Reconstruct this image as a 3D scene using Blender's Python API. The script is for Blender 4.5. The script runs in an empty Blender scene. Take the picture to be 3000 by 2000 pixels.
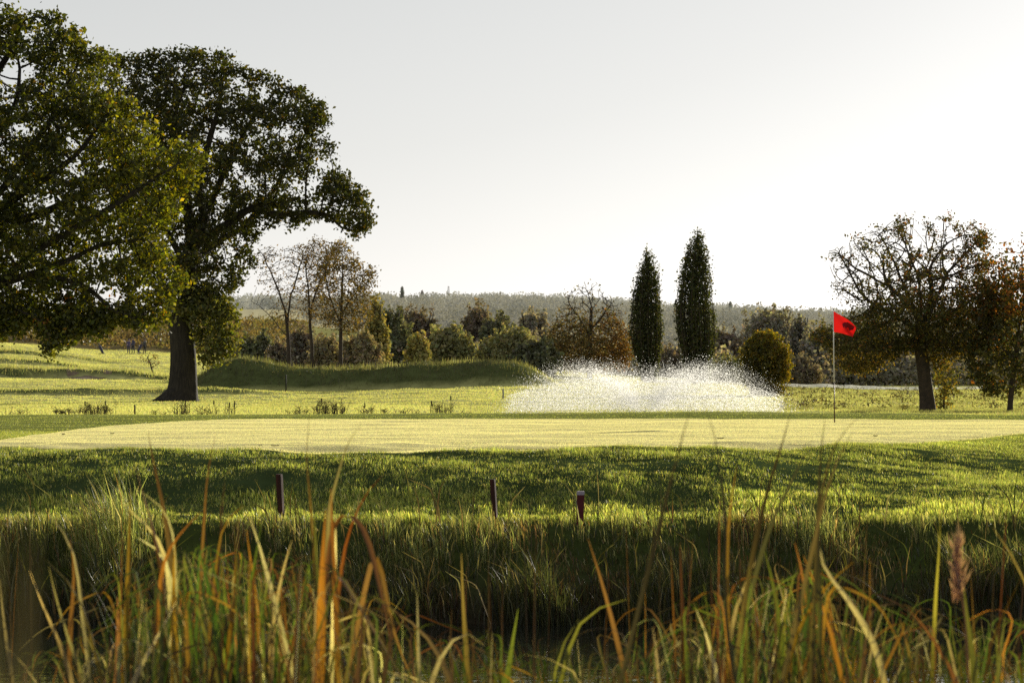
import bpy, math, random
import numpy as np
from mathutils import Vector, noise as mnoise

random.seed(7)
rng = np.random.default_rng(7)
SC = bpy.context.scene
COL = SC.collection

# ------------------------------------------------------------------ camera constants
F = 100.0 / 36.0 * 3000.0      # focal length in photo pixels (3000 wide)
CZ = 2.6                       # camera height above the datum
HY = 1090.0                    # horizon row in the photo
SUN_AZ, SUN_EL = math.radians(28.5), math.radians(11.5)


def P(px, py, d):
    return np.array([(px - 1500.0) / F * d, d, CZ + (HY - py) / F * d])


# ------------------------------------------------------------------ terrain
def _z(lst):
    return [(d, z) for d, z in lst]


NEAR = [(-40, -1.55), (2, -1.6), (5.5, -1.85), (7, -2.62), (9, -2.75), (26.5, -2.95)]
BK0 = [(28.1, -2.80), (28.8, -2.57), (29.8, -2.36), (30.8, -2.06), (31.5, -1.79), (32.0, -1.685)]
BANK_L = BK0 + [(33.6, -1.592), (34.45, -1.29), (35.3, -1.13), (36.4, -1.012), (37.5, -1.0)]
BANK_C = BK0 + [(33.4, -1.57), (34.2, -1.33), (35.2, -1.14), (36.6, -1.012), (37.6, -1.0)]
BANK_M = BK0 + [(33.3, -1.562), (36, -1.30), (38.5, -1.10), (39.9, -1.01), (41.5, -1.0)]
BANK_R = BK0 + [(33.3, -1.562), (38, -1.34), (42, -1.15), (45.8, -1.02), (48, -1.0)]
GR = [(52, -1.0), (60.5, -1.0)]
FAR = [(3000, 10), (8000, -60)]
COLS = [
    (-900, NEAR + BANK_L + GR + [(66, -.985), (70, -1.06), (78, -1.16), (100, -1.25), (120, -1.2), (150, -.9), (200, 0.0), (250, 1.9), (300, 4.0), (330, 4.8), (420, 9.5), (520, 14), (700, 16), (1500, 26)] + FAR),
    (0, NEAR + BANK_L + GR + [(66, -.985), (70, -1.06), (78, -1.16), (100, -1.25), (120, -1.22), (150, -.95), (200, -.3), (250, 1.15), (300, 2.9), (318, 3.25), (330, 3.0), (350, 3.6), (420, 7.6), (520, 11), (700, 13), (1500, 24)] + FAR),
    (350, NEAR + BANK_L + GR + [(66, -.985), (70, -1.06), (78, -1.18), (100, -1.26), (120, -1.22), (150, -.98), (200, -.5), (250, .45), (300, 1.75), (325, 2.1), (345, 2.5), (352, 3.3), (362, 3.5), (372, 3.1), (420, 6.0), (520, 9.4), (700, 12.5), (1500, 30)] + FAR),
    (690, NEAR + BANK_L + GR + [(66, -.985), (70, -1.06), (78, -1.2), (100, -1.28), (120, -1.22), (150, -1.0), (200, -.7), (300, 1.0), (345, 2.0), (420, 5.5), (500, 8.5), (700, 12.6), (1000, 22.2), (1500, 31)] + FAR),
    (1500, NEAR + BANK_C + GR + [(66, -.95), (70, -1.05), (75, -1.4), (95, -1.5), (101, -1.35), (120, -1.2), (150, -.75), (180, 0.0), (300, .7), (600, 6.5), (1000, 20), (1500, 33.5)] + FAR),
    (2050, NEAR + BANK_C + GR + [(66, -.91), (70, -1.0), (75, -1.5), (98, -1.55), (104, -1.4), (150, -.95), (200, -.6), (300, 0), (600, 4), (1000, 17), (1500, 28)] + FAR),
    (2420, NEAR + BANK_M + GR + [(66, -.94), (70, -1.05), (80, -1.3), (95, -1.32), (120, -1.28), (150, -1.2), (180, -1.05), (250, -.9), (600, 3), (1000, 15), (1500, 25)] + FAR),
    (3000, NEAR + BANK_R + GR + [(66, -.99), (70, -1.06), (80, -1.25), (95, -1.32), (120, -1.3), (150, -1.22), (180, -1.1), (250, -.9), (600, 3), (1000, 15), (1500, 25)] + FAR),
    (3900, NEAR + BANK_R + GR + [(66, -.99), (70, -1.06), (80, -1.25), (95, -1.32), (120, -1.3), (150, -1.22), (180, -1.1), (250, -.9), (600, 3), (1000, 15), (1500, 25)] + FAR),
]
_DG = np.concatenate([np.linspace(-40, 80, 1201), np.exp(np.linspace(math.log(80.2), math.log(8000), 900))])
_COLZ = []
for cpx, lst in COLS:
    a = np.array(lst)
    z = np.interp(_DG, a[:, 0], a[:, 1])
    zs = z.copy()
    k1 = np.hanning(9); k1 /= k1.sum()
    k2 = np.hanning(35); k2 /= k2.sum()
    near = np.convolve(np.pad(z, 4, mode='edge'), k1, mode='valid')
    far = np.convolve(np.pad(z, 17, mode='edge'), k2, mode='valid')
    w = np.clip((_DG - 74) / 12, 0, 1)
    _COLZ.append(near * (1 - w) + far * w)
_COLZ = np.array(_COLZ)
_CPX = np.array([c[0] for c in COLS], float)

_nA = rng.uniform(-1, 1, (24, 2)); _nP = rng.uniform(0, 6.28, 24)


def wob(x, y, scale):
    """smooth sum-of-sines noise, about -1..1"""
    s = 0
    for i in range(8):
        a = _nA[i] / np.hypot(*_nA[i])
        f = (0.7 + 0.25 * i) / scale
        s = s + np.sin((x * a[0] + y * a[1]) * f * 6.28 + _nP[i]) / (1 + .3 * i)
    return s / 3.0


def mound(x, y):
    px = 1500 + F * x / np.maximum(y, 1)
    h = np.interp(px, [480, 580, 640, 700, 760, 860, 960, 1100, 1250, 1400, 1500, 1545, 1585, 1640],
                  [0, .75, 1.55, 1.72, 1.62, 1.25, 1.12, 1.18, 1.28, 1.22, 1.12, .95, .55, 0])
    h = h * (1 + .07 * wob(x, y, 3) + .05 * wob(x + 3, y, .9))
    t = y - 150.0 - .6 * wob(x, y * .3, 7)
    prof = np.where(t < 0, np.clip(1 + t / 3.3, 0, 1), np.clip(1 - t / 16.0, 0, 1))
    prof = prof * prof * (3 - 2 * prof)
    h = h * prof
    # low banks crossing the left fairway
    for hh, pa, pb, yc, fr, bk in ((.62, 380, 560, 199, 1.7, 15), (.42, 120, 330, 236, 1.6, 14), (.28, 620, 900, 128.5, 1.3, 9), (.35, 60, 420, 268, 2.0, 16)):
        t = y - yc - 1.2 * np.sin(x * .11 + yc) - .05 * (x + 30)
        p_ = np.where(t < 0, np.clip(1 + t / fr, 0, 1), np.clip(1 - t / bk, 0, 1)); p_ = p_ * p_ * (3 - 2 * p_)
        h = h + hh * p_ * np.clip((pb - px) / (pb - pa), 0, 1)
    return h


def ground_z(x, y):
    x = np.asarray(x, float); y = np.asarray(y, float)
    px = 1500 + F * x / np.maximum(y, 6.0)
    px = np.clip(px, _CPX[0], _CPX[-1] - 1e-3)
    k = np.clip(np.searchsorted(_CPX, px, side='right') - 1, 0, len(_CPX) - 2)
    t = (px - _CPX[k]) / (_CPX[k + 1] - _CPX[k])
    t = t * t * (3 - 2 * t)
    fi = np.interp(y, _DG, np.arange(len(_DG)))
    i0 = np.clip(fi.astype(int), 0, len(_DG) - 2); ft = fi - i0
    za = _COLZ[k, i0] * (1 - ft) + _COLZ[k, i0 + 1] * ft
    zb = _COLZ[k + 1, i0] * (1 - ft) + _COLZ[k + 1, i0 + 1] * ft
    z = za * (1 - t) + zb * t
    amp = np.where(y < 27, .03, np.where(y < 40, .045, np.where(y < 66, .012, np.where(y < 110, .03, .05 + .0006 * np.minimum(y, 600)))))
    z = z + amp * wob(x, y, 2.6) * np.where(y < 66, 1, .5) + np.where(y > 70, (.05 + .11 * np.clip((y - 95) / 40, 0, 1)) * wob(x * .6 + 9, y * .42, 10), 0)
    return CZ + z + mound(x, y)


def pnoise(x, y, s, off=0.0):
    return np.fromiter((mnoise.noise((a / s, b / s, off)) for a, b in zip(x, y)), float, len(x))


# ------------------------------------------------------------------ object helpers
def tag(o, label=None, cat=None, group=None, kind=None):
    if label: o['label'] = label
    if cat: o['category'] = cat
    if group: o['group'] = group
    if kind: o['kind'] = kind
    return o


def empty(name, loc, label, cat, group=None):
    o = bpy.data.objects.new(name, None); COL.objects.link(o)
    o.location = [float(v) for v in loc]; o.empty_display_size = .2
    return tag(o, label, cat, group)


def mesh_np(name, V, faces, mat, parent=None, cols=None, smooth=False):
    """V (N,3) world coordinates; faces: (M,k) int array or list of such arrays"""
    V = np.asarray(V, np.float32)
    if not (isinstance(faces, list) and len(faces) and isinstance(faces[0], np.ndarray)): faces = [faces]
    faces = [np.asarray(f, np.int32) for f in faces if len(f)]
    me = bpy.data.meshes.new(name)
    if parent is not None:
        q_ = parent
        while q_ is not None: V = V - np.array(q_.location, np.float32); q_ = q_.parent
    me.vertices.add(len(V)); me.vertices.foreach_set('co', V.ravel())
    li = np.concatenate([f.ravel() for f in faces])
    tot = np.concatenate([np.full(len(f), f.shape[1], np.int32) for f in faces])
    st = np.concatenate([[0], np.cumsum(tot)[:-1]]).astype(np.int32)
    me.loops.add(len(li)); me.loops.foreach_set('vertex_index', li)
    me.polygons.add(len(tot)); me.polygons.foreach_set('loop_start', st)
    try: me.polygons.foreach_set('loop_total', tot)
    except Exception: pass
    me.polygons.foreach_set('use_smooth', np.full(len(tot), smooth, bool))
    me.update(calc_edges=True)
    if cols is not None:
        ca = me.color_attributes.new('Col', 'FLOAT_COLOR', 'POINT')
        c = np.ones((len(V), 4), np.float32); c[:, :3] = cols
        ca.data.foreach_set('color', c.ravel())
    me.materials.append(mat)
    o = bpy.data.objects.new(name, me); COL.objects.link(o)
    if parent is not None: o.parent = parent
    return o


class Geo:
    def __init__(s): s.v = []; s.q = []; s.t = []; s.c = []; s.n = 0
    def add(s, v, q=None, t=None, c=None):
        v = np.asarray(v, float)
        s.v.append(v)
        if q is not None and len(q): s.q.append(np.asarray(q) + s.n)
        if t is not None and len(t): s.t.append(np.asarray(t) + s.n)
        if c is not None:
            c = np.asarray(c, float)
            s.c.append(np.broadcast_to(c, (len(v), 3)) if c.ndim == 1 else c)
        s.n += len(v)
    def build(s, name, mat, parent=None, smooth=False):
        if not s.v: return None
        f = []
        if s.q: f.append(np.concatenate(s.q))
        if s.t: f.append(np.concatenate(s.t))
        return mesh_np(name, np.concatenate(s.v), f, mat, parent, np.concatenate(s.c) if s.c else None, smooth)


def tube(g, pts, rad, k=6, col=None, cap=True, wobble=0.0):
    pts = np.asarray(pts, float); rad = np.asarray(rad, float); n = len(pts)
    T = np.gradient(pts, axis=0); T /= np.linalg.norm(T, axis=1)[:, None] + 1e-9
    ref = np.array([0.0, 1.0, 0.0]) if abs(T[0][1]) < .8 else np.array([1.0, 0, 0])
    A = np.cross(T, ref); A /= np.linalg.norm(A, axis=1)[:, None] + 1e-9
    B = np.cross(T, A)
    th = np.linspace(0, 2 * math.pi, k, endpoint=False)
    R = rad[:, None] * (1 + (wobble * (np.sin(th * 3 + 1.3) * .5 + np.sin(th * 5 + .4) * .35 + np.sin(th * 8) * .25))[None, :] if wobble else np.ones((1, k)))
    V = pts[:, None, :] + R[:, :, None] * (np.cos(th)[None, :, None] * A[:, None, :] + np.sin(th)[None, :, None] * B[:, None, :])
    V = V.reshape(-1, 3)
    i = np.arange(n - 1)[:, None] * k; j = np.arange(k)[None, :]; j2 = (j + 1) % k
    Q = np.stack([i + j, i + j2, i + k + j2, i + k + j], -1).reshape(-1, 4)
    Tn = None
    if cap:
        V = np.concatenate([V, pts[:1], pts[-1:]])
        a = np.arange(k); b = (a + 1) % k
        Tn = np.concatenate([np.stack([b, a, np.full(k, n * k)], 1), np.stack([(n - 1) * k + a, (n - 1) * k + b, np.full(k, n * k + 1)], 1)])
    g.add(V, Q, Tn, col)


def box(g, c, s, col=None, rot=None):
    v = np.array([[x, y, z] for x in (-.5, .5) for y in (-.5, .5) for z in (-.5, .5)]) * np.array(s)
    if rot is not None: v = v @ np.array(rot).T
    g.add(v + np.array(c), [[0, 1, 3, 2], [4, 6, 7, 5], [0, 4, 5, 1], [2, 3, 7, 6], [0, 2, 6, 4], [1, 5, 7, 3]], None, col)


# ------------------------------------------------------------------ materials
def new_mat(name):
    m = bpy.data.materials.new(name); m.use_nodes = True
    nt = m.node_tree; nt.nodes.clear()
    out = nt.nodes.new('ShaderNodeOutputMaterial')
    return m, nt, out


def leaf_mat(name, trans=.5, tcol=(1.5, 1.35, .45), gloss=.04, rough=.45, gain=1.0):
    m, nt, out = new_mat(name)
    N, L = nt.nodes, nt.links
    at = N.new('ShaderNodeAttribute'); at.attribute_name = 'Col'
    d = N.new('ShaderNodeBsdfDiffuse'); t = N.new('ShaderNodeBsdfTranslucent')
    mul = N.new('ShaderNodeMix'); mul.data_type = 'RGBA'; mul.blend_type = 'MULTIPLY'
    mul.inputs[0].default_value = 1; mul.inputs[7].default_value = (*[v * gain for v in tcol], 1)
    L.new(at.outputs['Color'], mul.inputs[6]); L.new(mul.outputs[2], t.inputs[0]); L.new(at.outputs['Color'], d.inputs[0])
    mx = N.new('ShaderNodeMixShader'); mx.inputs[0].default_value = trans
    L.new(d.outputs[0], mx.inputs[1]); L.new(t.outputs[0], mx.inputs[2])
    gl = N.new('ShaderNodeBsdfGlossy'); gl.inputs['Roughness'].default_value = rough
    m2 = N.new('ShaderNodeMixShader'); m2.inputs[0].default_value = gloss
    L.new(mx.outputs[0], m2.inputs[1]); L.new(gl.outputs[0], m2.inputs[2])
    L.new(m2.outputs[0], out.inputs[0])
    return m


def noise_mat(name, c1, c2, scale=6, rough=.85, bump=.3, stretch=(1, 1, 1), detail=5):
    m, nt, out = new_mat(name)
    N, L = nt.nodes, nt.links
    b = N.new('ShaderNodeBsdfPrincipled'); b.inputs['Roughness'].default_value = rough
    tc = N.new('ShaderNodeTexCoord'); mp = N.new('ShaderNodeMapping'); mp.inputs['Scale'].default_value = stretch
    nz = N.new('ShaderNodeTexNoise'); nz.inputs['Scale'].default_value = scale; nz.inputs['Detail'].default_value = detail
    L.new(tc.outputs['Object'], mp.inputs[0]); L.new(mp.outputs[0], nz.inputs['Vector'])
    r = N.new('ShaderNodeValToRGB'); r.color_ramp.elements[0].color = (*c1, 1); r.color_ramp.elements[1].color = (*c2, 1)
    r.color_ramp.elements[0].position = .35; r.color_ramp.elements[1].position = .68
    L.new(nz.outputs[0], r.inputs[0]); L.new(r.outputs[0], b.inputs['Base Color'])
    if bump:
        bp = N.new('ShaderNodeBump'); bp.inputs['Strength'].default_value = bump; bp.inputs['Distance'].default_value = .05
        L.new(nz.outputs[0], bp.inputs['Height']); L.new(bp.outputs[0], b.inputs['Normal'])
    L.new(b.outputs[0], out.inputs[0])
    return m


def plain_mat(name, c, rough=.6, trans=0, tc=None):
    m, nt, out = new_mat(name)
    N, L = nt.nodes, nt.links
    b = N.new('ShaderNodeBsdfPrincipled'); b.inputs['Base Color'].default_value = (*c, 1); b.inputs['Roughness'].default_value = rough
    nz = N.new('ShaderNodeTexNoise'); nz.inputs['Scale'].default_value = 30
    mx = N.new('ShaderNodeMix'); mx.data_type = 'RGBA'; mx.blend_type = 'MULTIPLY'; mx.inputs[0].default_value = .35
    mx.inputs[6].default_value = (*c, 1); L.new(nz.outputs[0], mx.inputs[7]); L.new(mx.outputs[2], b.inputs['Base Color'])
    if trans:
        t = N.new('ShaderNodeBsdfTranslucent'); t.inputs[0].default_value = (*(tc or c), 1)
        s = N.new('ShaderNodeMixShader'); s.inputs[0].default_value = trans
        L.new(b.outputs[0], s.inputs[1]); L.new(t.outputs[0], s.inputs[2]); L.new(s.outputs[0], out.inputs[0])
    else:
        L.new(b.outputs[0], out.inputs[0])
    return m


M = {}
M['oak_leaf'] = leaf_mat('oak_leaf', .48, (1.6, 1.5, .3), .03)
M['leaf'] = leaf_mat('leaf', .45, (1.5, 1.3, .5), .03)
M['shrub_leaf'] = leaf_mat('shrub_leaf', .3, (1.5, 1.3, .5), .02)
M['haze_leaf'] = leaf_mat('haze_leaf', .10, (1.1, 1.05, .9), .0)
M['grass'] = leaf_mat('grass', .55, (1.15, 1.1, .5), .045, .42)
M['mown'] = leaf_mat('mown', .62, (1.1, 1.08, .75), .12, .6)
M['fairway'] = leaf_mat('fairway', .58, (1.12, 1.08, .6), .05, .5)
M['reed'] = leaf_mat('reed', .5, (1.15, 1.1, .38), .03, .55)
M['bark'] = noise_mat('bark', (.014, .011, .008), (.042, .034, .025), 5, .95, .9, (3, 3, .5))
M['twig'] = noise_mat('twig', (.03, .022, .016), (.07, .05, .035), 8, .9, .2)
M['pale_twig'] = noise_mat('pale_twig', (.07, .05, .035), (.16, .12, .085), 8, .9, .2)

# ground: vertex colour broken up by noise
m, nt, out = new_mat('ground'); N, L = nt.nodes, nt.links
at = N.new('ShaderNodeAttribute'); at.attribute_name = 'Col'
geo = N.new('ShaderNodeNewGeometry')
nz = N.new('ShaderNodeTexNoise'); nz.inputs['Scale'].default_value = 1.3; nz.inputs['Detail'].default_value = 9; nz.inputs['Roughness'].default_value = .7
L.new(geo.outputs['Position'], nz.inputs['Vector'])
mr = N.new('ShaderNodeMapRange'); mr.inputs[1].default_value = .3; mr.inputs[2].default_value = .7; mr.inputs[3].default_value = .6; mr.inputs[4].default_value = 1.35
L.new(nz.outputs[0], mr.inputs[0])
mu = N.new('ShaderNodeVectorMath'); mu.operation = 'SCALE'; L.new(at.outputs['Color'], mu.inputs[0]); L.new(mr.outputs[0], mu.inputs['Scale'])
b = N.new('ShaderNodeBsdfDiffuse'); L.new(mu.outputs[0], b.inputs[0])
L.new(b.outputs[0], out.inputs[0])
M['ground'] = m

m, nt, out = new_mat('pond'); N, L = nt.nodes, nt.links
b = N.new('ShaderNodeBsdfPrincipled'); b.inputs['Base Color'].default_value = (.012, .013, .009, 1); b.inputs['Roughness'].default_value = .04; b.inputs['IOR'].default_value = 1.33
geo = N.new('ShaderNodeNewGeometry'); nz = N.new('ShaderNodeTexNoise'); nz.inputs['Scale'].default_value = 5; nz.inputs['Detail'].default_value = 3
L.new(geo.outputs['Position'], nz.inputs['Vector'])
bp = N.new('ShaderNodeBump'); bp.inputs['Strength'].default_value = .12; bp.inputs['Distance'].default_value = .02
L.new(nz.outputs[0], bp.inputs['Height']); L.new(bp.outputs[0], b.inputs['Normal']); L.new(b.outputs[0], out.inputs[0])
M['pond'] = m

m, nt, out = new_mat('droplet'); N, L = nt.nodes, nt.links
d = N.new('ShaderNodeBsdfDiffuse'); d.inputs[0].default_value = (.9, .9, .88, 1)
t = N.new('ShaderNodeBsdfTranslucent'); t.inputs[0].default_value = (.95, .95, .93, 1)
x = N.new('ShaderNodeMixShader'); x.inputs[0].default_value = .75
L.new(d.outputs[0], x.inputs[1]); L.new(t.outputs[0], x.inputs[2]); L.new(x.outputs[0], out.inputs[0])
M['droplet'] = m


# ------------------------------------------------------------------ scatter generators
def pick_cols(n, palette, jit=.25):
    w = np.array([p[1] for p in palette], float); w /= w.sum()
    c = np.array([p[0] for p in palette], float)[rng.choice(len(palette), n, p=w)]
    return c * np.exp(rng.normal(0, jit, n))[:, None] * (1 + rng.normal(0, .06, (n, 3)))


def leaf_cards(C, size, cols, aspect=.65, up=0.0):
    """one four-cornered leaf per centre, any direction"""
    n = len(C)
    a = rng.normal(0, 1, (n, 3)); a[:, 2] += up; a /= np.linalg.norm(a, axis=1)[:, None]
    b = np.cross(a, rng.normal(0, 1, (n, 3))); b /= np.linalg.norm(b, axis=1)[:, None] + 1e-9
    s = (size * np.exp(rng.normal(0, .25, n)))[:, None]
    nrm = np.cross(a, b)
    V = np.stack([C - a * s * .5, C + b * s * aspect * .5 + a * s * .08 + nrm * s * .1, C + a * s * .5, C - b * s * aspect * .5 + a * s * .08 + nrm * s * .1], 1).reshape(-1, 3)
    Q = np.arange(4 * n).reshape(-1, 4)
    return V, Q, np.repeat(np.maximum(cols, .002), 4, 0)


def blades(Pb, h, w, cols, lean=.35, bend=None, two=False, az=None):
    n = len(Pb)
    az = rng.uniform(0, 6.283, n) if az is None else az
    side = np.stack([np.cos(az), np.sin(az), np.zeros(n)], 1)
    la = rng.uniform(0, 6.283, n); lm = np.abs(rng.normal(0, lean, n))
    tip = np.stack([np.cos(la) * lm, np.sin(la) * lm, np.ones(n)], 1)
    if bend is not None: tip[:, :2] += bend
    tip /= np.linalg.norm(tip, axis=1)[:, None]
    h = h[:, None]; w = w[:, None]
    if not two:
        V = np.stack([Pb - side * w * .5, Pb + side * w * .5, Pb + tip * h], 1).reshape(-1, 3)
        T = np.arange(3 * n).reshape(-1, 3)
        c = np.repeat(cols, 3, 0)
        return V, None, T, c
    mid = Pb + (tip * .35 + np.array([0, 0, .3])) * h
    V = np.stack([Pb - side * w * .5, Pb + side * w * .5, mid + side * w * .42, mid - side * w * .42, Pb + tip * h], 1).reshape(-1, 3)
    o = np.arange(n)[:, None] * 5
    Q = o + np.array([[0, 1, 2, 3]]); T = o + np.array([[3, 2, 4]])
    return V, Q, T, np.repeat(cols, 5, 0)


def sample_wedge(d0, d1, n, u=.235, power=1.0, pad=7.0):
    u = u * .95; n = int(n * 1.1)
    """random ground points over the wedge the camera overlooks"""
    t = rng.uniform(0, 1, n)
    if power == 1.0: d = np.sqrt(d0 * d0 + t * (d1 * d1 - d0 * d0))
    else: d = d0 + t * (d1 - d0)
    x = rng.uniform(-u, u, n) * (d + pad)
    return x, d


def in_poly(x, y, poly):
    poly = np.asarray(poly, float)
    ins = np.zeros(len(x), bool)
    x1, y1 = poly[-1]
    for x2, y2 in poly:
        c = ((y1 > y) != (y2 > y)) & (x < (x2 - x1) * (y - y1) / (y2 - y1 + 1e-12) + x1)
        ins ^= c; x1, y1 = x2, y2
    return ins


def poly_dist(x, y, poly):
    poly = np.asarray(poly, float)
    best = np.full(len(x), 1e9)
    for (x1, y1), (x2, y2) in zip(np.roll(poly, 1, 0), poly):
        dx, dy = x2 - x1, y2 - y1
        t = np.clip(((x - x1) * dx + (y - y1) * dy) / (dx * dx + dy * dy + 1e-9), 0, 1)
        best = np.minimum(best, np.hypot(x - x1 - t * dx, y - y1 - t * dy))
    return best


# ------------------------------------------------------------------ trees
def crown_points(poly_px, d, n, depth, gap=.0, gscale=.7, y0=0.0):
    poly = np.array([P(a, b, d)[[0, 2]] for a, b in poly_px])
    lo, hi = poly.min(0), poly.max(0)
    out = []
    got = 0
    while got < n:
        x = rng.uniform(lo[0], hi[0], n * 2); z = rng.uniform(lo[1], hi[1], n * 2)
        k = in_poly(x, z, poly); x, z = x[k], z[k]
        e = poly_dist(x, z, poly)
        R = max(.3, .5 * min(hi[0] - lo[0], hi[1] - lo[1]))
        t = np.clip(e / R, 0, 1)
        th = depth * np.sqrt(1 - (1 - t) ** 2)
        u = rng.uniform(-1, 1, len(x)); u = np.sign(u) * np.abs(u) ** .75
        y = d + y0 + u * th
        p = np.stack([x, y, z], 1)
        if gap:
            nv = np.array([mnoise.noise(Vector((a * gscale, b_ * gscale, c * gscale + 3.1))) for a, b_, c in p])
            p = p[nv > gap]
        out.append(p); got += len(p)
    return np.concatenate(out)[:n]


def colonize(A, seeds, parents, step, kill, maxit=160, trop=(0, 0, .05)):
    A = A.copy(); nodes = [np.array(s, float) for s in seeds]; par = list(parents)
    near = np.zeros(len(A), int); nd = np.full(len(A), 1e9)
    def upd(i0):
        S = np.array(nodes[i0:])
        for c in range(0, len(S), 400):
            s = S[c:c + 400]
            D = np.linalg.norm(A[:, None, :] - s[None], axis=2)
            j = D.argmin(1); v = D[np.arange(len(A)), j]
            b = v < nd
            nd[b] = v[b]; near[b] = j[b] + i0 + c
    upd(0)
    kids = {}
    trop = np.array(trop)
    for it in range(maxit):
        keep = nd > kill
        A = A[keep]; near = near[keep]; nd = nd[keep]
        if not len(A): break
        i0 = len(nodes)
        order = np.argsort(near); ns = near[order]
        st = np.flatnonzero(np.r_[True, ns[1:] != ns[:-1]]); en = np.r_[st[1:], len(ns)]
        dirs = (A - np.array(nodes)[near]); dirs /= np.linalg.norm(dirs, axis=1)[:, None] + 1e-9
        for a, b_ in zip(st, en):
            k = ns[a]
            v = dirs[order[a:b_]].mean(0)
            m_ = np.linalg.norm(v)
            ks = kids.get(k, ())
            if m_ < .35 or any(np.linalg.norm(v / m_ - (q - nodes[k]) / step) < .5 for q in ks):
                v = dirs[order[a:b_]][nd[order[a:b_]].argmin()]
            v = v / (np.linalg.norm(v) + 1e-9) + trop + rng.normal(0, .12, 3)
            v /= np.linalg.norm(v) + 1e-9
            p = nodes[k] + v * step
            if len(ks) >= 6 or any(np.linalg.norm(p - q) < step * .3 for q in ks): continue
            kids.setdefault(k, []).append(p)
            nodes.append(p); par.append(k)
        if len(nodes) == i0: break
        upd(i0)
    return np.array(nodes), np.array(par)


def skeleton_radii(par, rtip, rbase, first):
    n = len(par)
    cnt = np.zeros(n); kids = [[] for _ in range(n)]
    for i in range(n):
        if par[i] >= 0: kids[par[i]].append(i)
    for i in range(n - 1, -1, -1):
        if not kids[i]: cnt[i] = 1
        if par[i] >= 0: cnt[par[i]] += cnt[i]
    top = max(cnt.max(), 2)
    e = math.log(rbase / rtip) / math.log(top)
    return rtip * cnt ** e, kids, cnt


def branch_tubes(g, nodes, par, rad, kids, first, kmin=4, start=None):
    """chains of nodes from each fork, thickest child carrying on"""
    stack = []
    n = len(nodes)
    done = np.zeros(n, bool)
    for i in range(first):
        done[i] = True
    for i in range(n):
        if par[i] >= 0 and par[i] < first and i >= first: stack.append((par[i], i))
    while stack:
        p, i = stack.pop()
        ch = [p]; cur = i
        while True:
            ch.append(cur)
            ks = kids[cur]
            if not ks: break
            ks = sorted(ks, key=lambda q: -rad[q])
            for q in ks[1:]: stack.append((cur, q))
            cur = ks[0]
        pts = nodes[ch].copy(); r = rad[ch].copy(); r[0] = min(r[0], r[1] * 1.25)
        if len(pts) > 4:
            sm = pts.copy(); sm[1:-1] = pts[1:-1] * .5 + (pts[:-2] + pts[2:]) * .25; pts = sm
        r[-1] *= .6
        tube(g, pts, r, 8 if r[1] > .08 else (5 if r[1] > .02 else kmin), None, cap=False)


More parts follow.
